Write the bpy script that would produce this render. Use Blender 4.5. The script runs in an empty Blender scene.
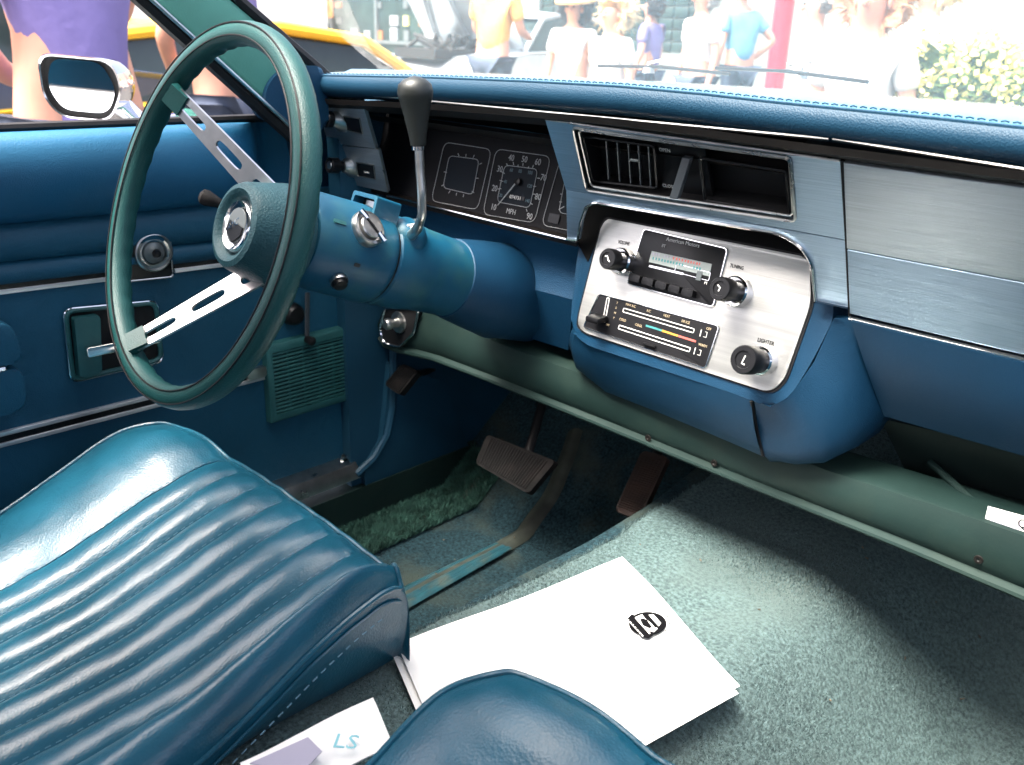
import bpy, bmesh, math, random
import numpy as np
from mathutils import Vector, Matrix, noise
random.seed(7); rng = np.random.default_rng(7)
S = bpy.context.scene; COL = S.collection
R = math.radians
# ------------------------------------------------------------------ camera
FPX = 894.0; CAM = Vector((.48, 0, 1.2))
AX = Vector((.71064, .27648, -.64695)); AY = Vector((.70284, -.23777, .67043))
AX.normalize(); AY = (AY - AX*AX.dot(AY)).normalized(); AZ = AX.cross(AY)
if AZ.y > 0: AZ = -AZ                       # world axes seen in camera coords (x right, y down, z forward)
def ray(px, py):
    c = Vector((px-512, py-382.5, FPX)); return Vector((c.dot(AX), c.dot(AY), c.dot(AZ)))
class Pl:
    """a real plane of the car: point o, in-plane axes u, v, normal n towards the cabin"""
    def __init__(s, o, u, v):
        s.o = Vector(o); s.u = Vector(u).normalized(); s.v = Vector(v).normalized(); s.n = s.u.cross(s.v).normalized()
    def hit(s, px, py):
        d = ray(px, py); t = (s.o-CAM).dot(s.n)/d.dot(s.n); return CAM + d*t
    def uv(s, px, py):
        p = s.hit(px, py)-s.o; return (p.dot(s.u), p.dot(s.v))
    def w(s, u, v, h=0): return s.o + s.u*u + s.v*v + s.n*h
def PYk(Y0, Z0, k): return Pl((0, Y0, Z0), (1, 0, 0), (0, k, 1))      # Y = Y0 + k (Z - Z0)
def PX(x): return Pl((x, .6, .9), (0, 1, 0), (0, 0, 1))                # normal +X
def PXn(x): return Pl((x, .6, .9), (0, -1, 0), (0, 0, 1))              # normal -X
def PZ(z): return Pl((0, .6, z), (1, 0, 0), (0, 1, 0))
# ------------------------------------------------------------------ materials
MAT = {}
def nodes(name):
    m = bpy.data.materials.new(name); m.use_nodes = True; nt = m.node_tree; b = nt.nodes['Principled BSDF']; return m, nt, b
def mat(name, col, rough=.5, metal=0., bump=0., bscale=300., coat=0., var=0., vscale=6., spec=.5, stretch=None, emit=0., voro=False, sheen=0., bdist=.001, dirt=None, wr=0.):
    m, nt, b = nodes(name); N, L = nt.nodes, nt.links
    c = (*col, 1); b.inputs['Base Color'].default_value = c
    b.inputs['Roughness'].default_value = rough; b.inputs['Metallic'].default_value = metal
    b.inputs['Coat Weight'].default_value = coat; b.inputs['Coat Roughness'].default_value = .25; b.inputs['Specular IOR Level'].default_value = spec
    b.inputs['Sheen Weight'].default_value = sheen
    tc = N.new('ShaderNodeTexCoord')
    def mapped(st):
        if not st: return tc.outputs['Object']
        mp = N.new('ShaderNodeMapping'); mp.inputs['Scale'].default_value = st; L.new(tc.outputs['Object'], mp.inputs[0]); return mp.outputs[0]
    if var:
        t = N.new('ShaderNodeTexNoise'); t.inputs['Scale'].default_value = vscale; t.inputs['Detail'].default_value = 6
        L.new(mapped(stretch), t.inputs[0]); r = N.new('ShaderNodeValToRGB'); r.color_ramp.elements[0].position = .32; r.color_ramp.elements[1].position = .68
        r.color_ramp.elements[0].color = (*[max(0, x*(1-var)) for x in col], 1); r.color_ramp.elements[1].color = (*[min(1, x*(1+var)) for x in col], 1)
        L.new(t.outputs['Fac'], r.inputs[0]); src = r.outputs[0]
        if dirt:
            t2 = N.new('ShaderNodeTexNoise'); t2.inputs['Scale'].default_value = dirt[1]; t2.inputs['Detail'].default_value = 8; L.new(tc.outputs['Object'], t2.inputs[0])
            r2 = N.new('ShaderNodeValToRGB'); r2.color_ramp.elements[0].position = .5; r2.color_ramp.elements[1].position = .72
            L.new(t2.outputs['Fac'], r2.inputs[0]); mx = N.new('ShaderNodeMix'); mx.data_type = 'RGBA'
            L.new(r2.outputs[0], mx.inputs[0]); L.new(src, mx.inputs[6]); mx.inputs[7].default_value = (*dirt[0], 1); src = mx.outputs[2]
        L.new(src, b.inputs['Base Color'])
        rr = N.new('ShaderNodeMapRange'); rr.inputs[3].default_value = rough*.85; rr.inputs[4].default_value = min(1, rough*1.2)
        L.new(t.outputs['Fac'], rr.inputs[0]); L.new(rr.outputs[0], b.inputs['Roughness'])
    if bump:
        if voro: t = N.new('ShaderNodeTexVoronoi'); o = t.outputs['Distance']
        else: t = N.new('ShaderNodeTexNoise'); t.inputs['Detail'].default_value = 3; o = t.outputs['Fac']
        t.inputs['Scale'].default_value = bscale; L.new(mapped(stretch), t.inputs[0])
        bp = N.new('ShaderNodeBump'); bp.inputs['Strength'].default_value = bump; bp.inputs['Distance'].default_value = bdist
        L.new(o, bp.inputs['Height']); L.new(bp.outputs[0], b.inputs['Normal'])
        if wr:
            t3 = N.new('ShaderNodeTexNoise'); t3.inputs['Scale'].default_value = 32; t3.inputs['Detail'].default_value = 4; t3.inputs['Distortion'].default_value = 1.2; L.new(tc.outputs['Object'], t3.inputs[0])
            b3 = N.new('ShaderNodeBump'); b3.inputs['Strength'].default_value = wr; b3.inputs['Distance'].default_value = .004; L.new(t3.outputs['Fac'], b3.inputs['Height']); L.new(b3.outputs[0], bp.inputs['Normal'])
    if emit: b.inputs['Emission Color'].default_value = c; b.inputs['Emission Strength'].default_value = emit
    MAT[name] = m; return m
mat('blue_vinyl', (.003, .038, .088), .5, spec=.35, wr=.15, bump=.35, bscale=700, var=.12, vscale=9, voro=True)
mat('door_vinyl', (.009, .078, .135), .5, spec=.35, wr=.3, bump=.35, bscale=700, var=.15, vscale=7, voro=True)
mat('door_top_vinyl', (.008, .095, .19), .45, spec=.4, wr=.1, bump=.35, bscale=700, var=.1, vscale=7, voro=True)
mat('blue_plastic', (.003, .034, .076), .5, spec=.3, wr=.08, bump=.25, bscale=900, var=.08, vscale=9, voro=True)
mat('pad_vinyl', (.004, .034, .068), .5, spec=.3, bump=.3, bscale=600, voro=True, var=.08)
mat('column_paint', (.003, .060, .112), .42, spec=.35, bump=.08, bscale=500, var=.12, vscale=14, dirt=((.02, .09, .11), 20))
mat('seat_vinyl', (.006, .076, .122), .33, bump=.22, bscale=420, var=.25, vscale=8, voro=True, coat=.2, spec=.5, wr=.14)
mat('green_paint', (.009, .026, .023), .6, spec=.3, dirt=((.016, .034, .028), 16), bump=.12, bscale=350, var=.15, vscale=12)
mat('pillar_green', (.07, .25, .2), .42, bump=.2, bscale=500, var=.1, vscale=12)
mat('dial_grey', (.3, .34, .33), .5)
mat('brace_green_shaded', (.006, .016, .014), .6, var=.3, vscale=12)  # rail green darkened so the brace carries its shade in the colour
mat('crumb', (.12, .10, .07), .9, var=.8, vscale=15)
mat('thread', (.09, .19, .25), .6)
mat('headliner', (.32, .36, .36), .8, bump=.3, bscale=200)
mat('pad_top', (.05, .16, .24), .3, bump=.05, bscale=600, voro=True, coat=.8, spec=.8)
mat('green_plastic', (.022, .11, .11), .45, bump=.2, bscale=500, var=.12, vscale=30)
mat('wheel_green', (.007, .058, .056), .42, spec=.35, bump=.3, bscale=700, voro=True, var=.12, vscale=20)
mat('wheel_pad', (.007, .045, .056), .5, spec=.35, bump=.5, bscale=420, voro=True, var=.1, vscale=20)
mat('bright_trim', (.72, .72, .72), .32, metal=.55, var=.1, vscale=30)
mat('chrome', (.75, .75, .76), .12, metal=1, bump=.02, bscale=60)
mat('worn_chrome', (.55, .54, .52), .28, metal=1, bump=.1, bscale=120, var=.2, vscale=40)
mat('spoke_metal', (.62, .6, .6), .3, metal=1, bump=.06, bscale=300, var=.08, vscale=60)
mat('brushed_metal', (.32, .43, .53), .36, metal=.9, bump=.35, bscale=260, stretch=(.05, 8, 8), var=.16, vscale=260)
mat('brushed_silver', (.43, .49, .53), .38, metal=.85, bump=.35, bscale=260, stretch=(.05, 8, 8), var=.14, vscale=260)
mat('silver_plate', (.66, .65, .62), .4, metal=.85, bump=.15, bscale=200, stretch=(.1, 6, 6), var=.1, vscale=30)
mat('matte_black', (.006, .006, .006), .8, spec=.1, var=.2, vscale=20)
mat('black_plastic', (.008, .008, .009), .5, spec=.3, bump=.15, bscale=500, var=.2, vscale=20)
mat('black_gloss', (.006, .006, .007), .33, spec=.35, var=.2, vscale=20)
mat('dark_trim', (.012, .010, .009), .5, spec=.25, bump=.15, bscale=300, var=.2, vscale=12)
mat('gauge_black', (.008, .008, .010), .6, spec=.2, var=.15, vscale=30)
mat('gauge_inner', (.006, .010, .016), .6, spec=.2, var=.1, vscale=30)
mat('gauge_mark', (.4, .41, .41), .5)
mat('white_mark', (.8, .78, .74), .5)
mat('small_mark', (.1, .17, .2), .5)
mat('tan_mark', (.5, .4, .26), .5)
mat('teal_mark', (.05, .25, .25), .5); mat('amber_mark', (.6, .3, .05), .5); mat('red_mark', (.6, .12, .1), .5)
mat('rubber', (.006, .0055, .0055), .65, spec=.25, bump=.3, bscale=300, var=.25, vscale=40, dirt=((.022, .018, .016), 30))
mat('knob_black', (.008, .010, .009), .42, bump=.15, bscale=400, var=.15, vscale=30)
mat('rusty_rubber', (.03, .014, .009), .6, bump=.4, bscale=300, var=.35, vscale=40)
mat('firewall_dark', (.008, .016, .024), .8, bump=.4, bscale=150, var=.3, vscale=10)
mat('kick_blue', (.006, .055, .10), .55, bump=.2, bscale=300, var=.15, vscale=7)
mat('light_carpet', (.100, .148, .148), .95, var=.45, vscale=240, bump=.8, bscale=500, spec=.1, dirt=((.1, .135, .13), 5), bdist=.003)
mat('fibre', (.120, .175, .175), .95, var=.45, vscale=260, spec=.1, dirt=((.09, .15, .15), 9))
mat('green_fibre', (.05, .12, .095), .95, var=.45, vscale=45, spec=.1)
mat('green_carpet', (.045, .105, .085), .95, var=.4, vscale=60, bump=.8, bscale=400, spec=.1, bdist=.003)
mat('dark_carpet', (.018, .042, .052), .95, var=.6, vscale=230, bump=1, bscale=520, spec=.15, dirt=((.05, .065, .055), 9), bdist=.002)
mat('seam_trim', (.04, .048, .038), .7, var=.35, vscale=30, bump=.4, bscale=200)
mat('heel_pad', (.012, .07, .09), .5, var=.3, vscale=30, bump=.3, bscale=200, dirt=((.08, .09, .07), 22))
mat('paper', (.82, .815, .78), .6, bump=.05, bscale=60, bdist=.002)
mat('ink', (.004, .004, .005), .8, spec=.1); mat('violet_ink', (.36, .34, .42), .3); mat('teal_ink', (.2, .5, .55), .5)
mat('red_paint', (.55, .02, .04), .4, var=.1, vscale=3); mat('taxi_yellow', (.75, .45, .02), .3, var=.05, coat=.5)
mat('car_white', (.75, .75, .75), .3, coat=.5, var=.05); mat('car_blue', (.05, .07, .12), .25, coat=.6, var=.05)
mat('car_silver', (.5, .53, .55), .3, metal=.5, var=.1)
mat('hood_paint', (.62, .68, .7), .3, coat=.6, var=.04)
mat('tinted_glass', (.03, .045, .045), .08, var=.3, vscale=2); mat('shop_glass', (.025, .045, .04), .12, var=.5, vscale=1.2)
mat('tyre', (.02, .02, .02), .8, bump=.2, bscale=50); mat('asphalt', (.05, .05, .05), .9, bump=.6, bscale=60, var=.3, vscale=2)
mat('pavement', (.32, .31, .29), .9, bump=.4, bscale=30, var=.2, vscale=1)
mat('stucco', (.2, .22, .2), .9, bump=.5, bscale=20, var=.12, vscale=.8); mat('louvre_grey', (.06, .07, .08), .4, metal=.3)
mat('frame_metal', (.14, .16, .16), .4, metal=.4, var=.1)
mat('sign_orange', (.32, .12, .03), .5, var=.15, vscale=2); mat('sign_ink', (.12, .03, .01), .6)
mat('skin', (.55, .28, .19), .55, var=.12, vscale=9); mat('shirt_purple', (.17, .14, .34), .85, var=.15, vscale=5, bump=.3, bscale=12, bdist=.02)
mat('shirt_blue', (.14, .36, .5), .85, var=.15, vscale=5, bump=.4, bscale=9, bdist=.02); mat('shirt_orange', (.75, .42, .1), .85, var=.2, vscale=4, bump=.4, bscale=9, bdist=.02)
mat('shirt_white', (.7, .7, .68), .85, var=.1, vscale=5, bump=.4, bscale=9, bdist=.02); mat('trousers', (.04, .055, .09), .85, var=.15, bump=.3, bscale=10, bdist=.02)
mat('hair_dark', (.02, .018, .018), .55, var=.4, vscale=20, bump=.8, bscale=60, bdist=.01); mat('hair_grey', (.2, .19, .18), .6, var=.4, vscale=20, bump=.8, bscale=60, bdist=.01)
mat('hair_red', (.42, .2, .1), .6, var=.3, vscale=15, bump=.8, bscale=50, bdist=.01); mat('hair_blond', (.6, .45, .25), .6, var=.3, vscale=15, bump=.8, bscale=50, bdist=.01)
mat('straw', (.55, .33, .13), .7, var=.15, vscale=15, bump=.6, bscale=60, bdist=.01); mat('pattern_shirt', (.55, .55, .55), .85, var=.5, vscale=14)
mat('leaf', (.08, .14, .03), .7, var=.5, vscale=4); mat('petal', (.85, .72, .2), .6, var=.3, vscale=8); mat('bark', (.09, .06, .04), .9, bump=.7, bscale=25, bdist=.02)
mat('orange_net', (.7, .18, .04), .6, var=.2); mat('mirror_glass', (.85, .87, .9), .03, metal=1)
def clear_glass():
    m, nt, b = nodes('windscreen_glass'); N, L = nt.nodes, nt.links
    tr = N.new('ShaderNodeBsdfTransparent'); tr.inputs[0].default_value = (.9, .95, .94, 1); gl = N.new('ShaderNodeBsdfGlossy'); gl.inputs['Roughness'].default_value = .02
    lw = N.new('ShaderNodeLayerWeight'); lw.inputs[0].default_value = .5; pw = N.new('ShaderNodeMath'); pw.operation = 'POWER'; pw.inputs[1].default_value = 4.5
    fr = N.new('ShaderNodeMapRange'); fr.inputs[3].default_value = .05; fr.inputs[4].default_value = .8; mx = N.new('ShaderNodeMixShader')
    L.new(lw.outputs['Facing'], pw.inputs[0]); L.new(pw.outputs[0], fr.inputs[0]); L.new(fr.outputs[0], mx.inputs[0]); L.new(tr.outputs[0], mx.inputs[1]); L.new(gl.outputs[0], mx.inputs[2])
    df = N.new('ShaderNodeBsdfTranslucent'); df.inputs[0].default_value = (.85, .84, .8, 1); m2 = N.new('ShaderNodeMixShader'); dn = N.new('ShaderNodeTexNoise'); dn.inputs['Scale'].default_value = 5
    dm = N.new('ShaderNodeMapRange'); dm.inputs[3].default_value = .016; dm.inputs[4].default_value = .034; L.new(dn.outputs['Fac'], dm.inputs[0]); L.new(dm.outputs[0], m2.inputs[0]); L.new(mx.outputs[0], m2.inputs[1]); L.new(df.outputs[0], m2.inputs[2]); mx = m2
    L.new(mx.outputs[0], N['Material Output'].inputs[0]); N.remove(b); MAT['glass'] = m
clear_glass()
# ------------------------------------------------------------------ object building
WP = {}
def props(o, label=None, cat=None, group=None, kind=None):
    for k, v in (('label', label), ('category', cat), ('group', group), ('kind', kind)):
        if v: o[k] = v
def thing(name, loc, label, cat, group=None):
    o = bpy.data.objects.new(name, None); COL.objects.link(o); o.empty_display_size = .05
    o.location = loc; WP[o.name] = Vector(loc); props(o, label, cat, group); return o
def link_mesh(name, me, parent=None, label=None, cat=None, group=None, kind=None, origin=None):
    n = len(me.vertices); co = np.empty(n*3, np.float32); me.vertices.foreach_get('co', co); co = co.reshape(-1, 3)
    c = Vector([float(x) for x in (co.min(0)+co.max(0))/2]) if origin is None else Vector(origin)
    me.transform(Matrix.Translation(-c))
    o = bpy.data.objects.new(name, me); COL.objects.link(o)
    if parent is not None: o.parent = parent; o.location = c - WP[parent.name]
    else: o.location = c
    WP[o.name] = c; props(o, label, cat, group, kind); return o
class B:
    """collects geometry for ONE mesh"""
    def __init__(s): s.bm = bmesh.new(); s.mi = 0
    def grid(s, rows, closed_u=False, closed_v=False, smooth=True):
        bm = s.bm; vs = [[bm.verts.new(p) for p in r] for r in rows]; nr, nc = len(vs), len(vs[0])
        for i in range(nr if closed_v else nr-1):
            for j in range(nc if closed_u else nc-1):
                a, b, c, d = vs[i][j], vs[i][(j+1) % nc], vs[(i+1) % nr][(j+1) % nc], vs[(i+1) % nr][j]
                if len({a, b, c, d}) == 4:
                    try: f = bm.faces.new((a, b, c, d)); f.smooth = smooth; f.material_index = s.mi
                    except ValueError: pass
        return vs
    def face(s, pts, smooth=False):
        f = s.bm.faces.new([s.bm.verts.new(p) for p in pts]); f.smooth = smooth; f.material_index = s.mi; return f
    def prism(s, front, back, bevel=0.):
        """closed solid between two matching outlines"""
        bm = s.bm; a = [bm.verts.new(p) for p in front]; b = [bm.verts.new(p) for p in back]; n = len(a); fs = []
        fs.append(bm.faces.new(a)); fs.append(bm.faces.new(b[::-1]))
        for i in range(n): fs.append(bm.faces.new((a[i], b[i], b[(i+1) % n], a[(i+1) % n])))
        for f in fs: f.material_index = s.mi
        if bevel:
            es = list(fs[0].edges); bmesh.ops.bevel(bm, geom=es, offset=bevel, segments=3, profile=.5, affect='EDGES', clamp_overlap=True)
    def slab(s, pl, uv, th, off=0., bevel=0.):
        s.prism([pl.w(u, v, off) for u, v in uv], [pl.w(u, v, off-th) for u, v in uv], bevel)
    def rect(s, pl, u0, v0, u1, v1, th, off=0., bevel=0., r=0.):
        p = [(u0, v0), (u1, v0), (u1, v1), (u0, v1)]
        s.slab(pl, rnd(p, r) if r else p, th, off, bevel)
    def tube(s, pts, r, seg=8, closed=False, flat=1.):
        pts = [Vector(p) for p in pts]; n = len(pts); rows = []; up = None
        for i, p in enumerate(pts):
            t = (pts[(i+1) % n]-pts[i-1]) if closed else (pts[min(i+1, n-1)]-pts[max(i-1, 0)])
            t.normalize()
            if up is None:
                up = Vector((0, 0, 1)) if abs(t.z) < .9 else Vector((1, 0, 0))
            a = (up - t*up.dot(t)).normalized(); b = t.cross(a); up = a
            rr = r[i] if hasattr(r, '__len__') else r
            rows.append([p + a*math.cos(2*math.pi*k/seg)*rr*flat + b*math.sin(2*math.pi*k/seg)*rr for k in range(seg)])
        vs = s.grid(rows, closed_u=True, closed_v=closed)
        if not closed:
            for r_ in (vs[0][::-1], vs[-1]):
                try: f = s.bm.faces.new(r_); f.material_index = s.mi
                except ValueError: pass
    def lathe(s, o, axis, prof, seg=40, sx=1.):
        """prof: (height along axis, radius)"""
        o = Vector(o); a = Vector(axis).normalized(); u = a.orthogonal().normalized()
        if abs(a.z) < .9: u = Vector((0, 0, 1)); u = (u-a*u.dot(a)).normalized()
        w = a.cross(u)
        rows = [[o+a*h+(u*math.cos(2*math.pi*k/seg)+w*math.sin(2*math.pi*k/seg)*sx)*max(r, 1e-5) for k in range(seg)] for h, r in prof]
        s.grid(rows, closed_u=True)
    def box(s, c, sz, rot=None, bevel=0.):
        r = bmesh.ops.create_cube(s.bm, size=1); M = Matrix.Translation(c) @ (rot.to_4x4() if rot else Matrix()) @ Matrix.Diagonal((*sz, 1))
        bmesh.ops.transform(s.bm, matrix=M, verts=r['verts'])
        fs = {f for v in r['verts'] for f in v.link_faces}
        for f in fs: f.material_index = s.mi
        if bevel: bmesh.ops.bevel(s.bm, geom=list({e for f in fs for e in f.edges}), offset=bevel, segments=2, profile=.5, affect='EDGES')
    def ball(s, c, r, seg=16, sc=(1, 1, 1)):
        q = bmesh.ops.create_uvsphere(s.bm, u_segments=seg, v_segments=seg//2+2, radius=r)
        bmesh.ops.transform(s.bm, matrix=Matrix.Translation(c) @ Matrix.Diagonal((*sc, 1)), verts=q['verts'])
        for v in q['verts']:
            for f in v.link_faces: f.smooth = True; f.material_index = s.mi
    def out(s, name, m, parent=None, autosmooth=True, recalc=True, **k):
        if recalc: bmesh.ops.recalc_face_normals(s.bm, faces=s.bm.faces)
        me = bpy.data.meshes.new(name); s.bm.to_mesh(me); s.bm.free()
        for x in (m if isinstance(m, (list, tuple)) else [m]): me.materials.append(MAT[x])
        if autosmooth:
            me.polygons.foreach_set('use_smooth', [True]*len(me.polygons)); me.set_sharp_from_angle(angle=R(38))
        return link_mesh(name, me, parent, **k)
def rnd(p, r, n=5):
    """round the corners of a 2D outline; r one number or one per corner"""
    out = []; N = len(p)
    for i in range(N):
        a, b, c = Vector(p[i-1]), Vector(p[i]), Vector(p[(i+1) % N]); ri = r[i] if hasattr(r, '__len__') else r
        if ri <= 0: out.append(tuple(b)); continue
        d0, d1 = a-b, c-b; ri = min(ri, d0.length*.49, d1.length*.49)
        s_, e = b+d0.normalized()*ri, b+d1.normalized()*ri
        for k in range(n+1):
            t = k/n; q = s_*(1-t)**2 + b*2*t*(1-t) + e*t*t; out.append(tuple(q))
    return out
def ring(b, pl, uv, r, off=0.): b.tube([pl.w(u, v, off) for u, v in uv], r, 6, closed=True)
def uvs(pl, pts): return [pl.uv(*p) for p in pts]
def text(name, body, pl, px, py, h, m, parent, off=.0006, shear=0., wide=1., center=True, rot=0.):
    u, v = pl.uv(px, py) if not isinstance(px, tuple) else px
    cu = bpy.data.curves.new('t', 'FONT'); cu.body = body; cu.size = h; cu.extrude = .00015; cu.shear = shear
    cu.align_x = 'CENTER' if center else 'LEFT'; cu.align_y = 'CENTER'; cu.resolution_u = 2
    to = bpy.data.objects.new('t', cu); COL.objects.link(to); dg = bpy.context.evaluated_depsgraph_get()
    me = bpy.data.meshes.new_from_object(to.evaluated_get(dg)); bpy.data.objects.remove(to)
    c, s_ = math.cos(rot), math.sin(rot); U = pl.u*c+pl.v*s_; V = pl.v*c-pl.u*s_
    M = Matrix.Identity(4)
    M.col[0][:3] = U*wide; M.col[1][:3] = V; M.col[2][:3] = pl.n; M.col[3][:3] = pl.w(u, v, off)
    me.transform(M); me.materials.clear(); me.materials.append(MAT[m]); return link_mesh(name, me, parent)
def sm(a, b, x): t = min(1, max(0, (x-a)/(b-a))); return t*t*(3-2*t)
def lerp(a, b, t): return a+(b-a)*t
def interp(x, pts): return float(np.interp(x, [p[0] for p in pts], [p[1] for p in pts]))

# ================================================================== STREET
g = B(); g.grid([[(-60, -30, 0), (60, -30, 0)], [(-60, 80, 0), (60, 80, 0)]]); g.out('street', 'asphalt', kind='structure')
g = B(); g.box((0, 13.5, .07), (60, 7, .14), bevel=.02); g.out('pavement', 'pavement', kind='structure')
g = B(); g.box((-9.5, 0, .07), (5, 60, .14), bevel=.02); g.out('pavement', 'pavement', kind='structure')

def front(px, py, Y): d = ray(px, py); return CAM + d*(Y/d.y)
def side(px, py, X): d = ray(px, py); return CAM + d*((X-CAM.x)/d.x)
# --- shop building ahead: openings at their real distance on the wall Y = 15
YW = 15.0
bl = thing('shop_building', (-14, YW, 0), 'grey shop building with a glass front and glass block window across the street', 'building')
WPLN = Pl((0, YW, 0), (1, 0, 0), (0, 0, 1))
def wx(px): return front(px, 30, YW).x
xA, xB, xC, xD = wx(190), wx(480), wx(538), wx(700)
g = B()
for x0, x1 in ((wx(150), xA), (xB, xC), (xD, 6)): g.rect(WPLN, x0, 0, x1, 4.6, .3, 0)
g.rect(WPLN, xA, 3.3, xB, 4.6, .3, 0); g.rect(WPLN, xC, 0, xD, .95, .3, 0); g.rect(WPLN, xC, 2.6, xD, 4.6, .3, 0)
g.out('wall', 'stucco', bl)
g = B(); g.rect(WPLN, xA, .1, xB, 3.3, .03, -.15); g.out('window', 'shop_glass', bl)
g = B(); k = xA
for i in range(8):
    x = lerp(xA, xB, i/7); g.rect(WPLN, x-.05, .1, x+.05, 3.3, .08, -.06)
for z in (.9, 2.6): g.rect(WPLN, xA, z-.04, xB, z+.04, .06, -.07)
g.out('window_frame', 'frame_metal', bl)
for i in range(24):
    x = lerp(xA, xB, (i+.3*random.random())/24)
    for z in (.95, 1.3, 1.7):
        if random.random() < .75: h = .1+.2*random.random(); g = B(); g.rect(WPLN, x, z, x+.15+.2*random.random(), z+h, .05, -.09); g.out('window_poster', random.choice(['car_silver', 'frame_metal', 'sign_orange', 'petal']), bl)
nx = 12
g = B()
for i in range(nx):
    for j in range(8):
        x0 = lerp(xC, xD, i/nx); dx = (xD-xC)/nx; z0 = .95+j*.206; g.rect(WPLN, x0+.012, z0+.012, x0+dx-.012, z0+.194, .08, -.08, bevel=.02)
g.out('glass_block_window', 'shop_glass', bl)
g = B(); g.rect(WPLN, xC, .95, xD, 2.6, .05, -.13); g.out('mortar', 'stucco', bl)
SG = Pl((0, YW-.25, 0), (1, 0, 0), (0, 0, 1))
for (a, b, c, d, t1) in ((258, 0, 332, 16, 'LIGHTS ON FOR MOTOR SERVICE'), (255, -22, 330, -6, 'ALL REPAIRS DONE HERE')):
    u0, v0 = SG.uv(a, d); u1, v1 = SG.uv(c, b)
    g = B(); g.rect(SG, u0, v0, u1, v1, .03, 0)
    if b < 0: g.out('sign_band', 'sign_orange', bl)
    else:
        g.out('sign_band', 'sign_orange', bl)
        text('sign_lettering', t1, SG, ((u0+u1)/2, (v0+v1)/2), None, .17, 'sign_ink', bl, off=.01, wide=(u1-u0)/2.75)
# red post
p = front(780, 40, 11.0)
g = B(); g.lathe((p.x, p.y, .14), (0, 0, 1), [(0, 0), (0, .17), (.05, .17), (.08, .12), (3.6, .12), (3.6, 0)], 24)
g.out('red_post', 'red_paint', label='red round steel post standing behind the man in the blue shirt', cat='post')

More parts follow.
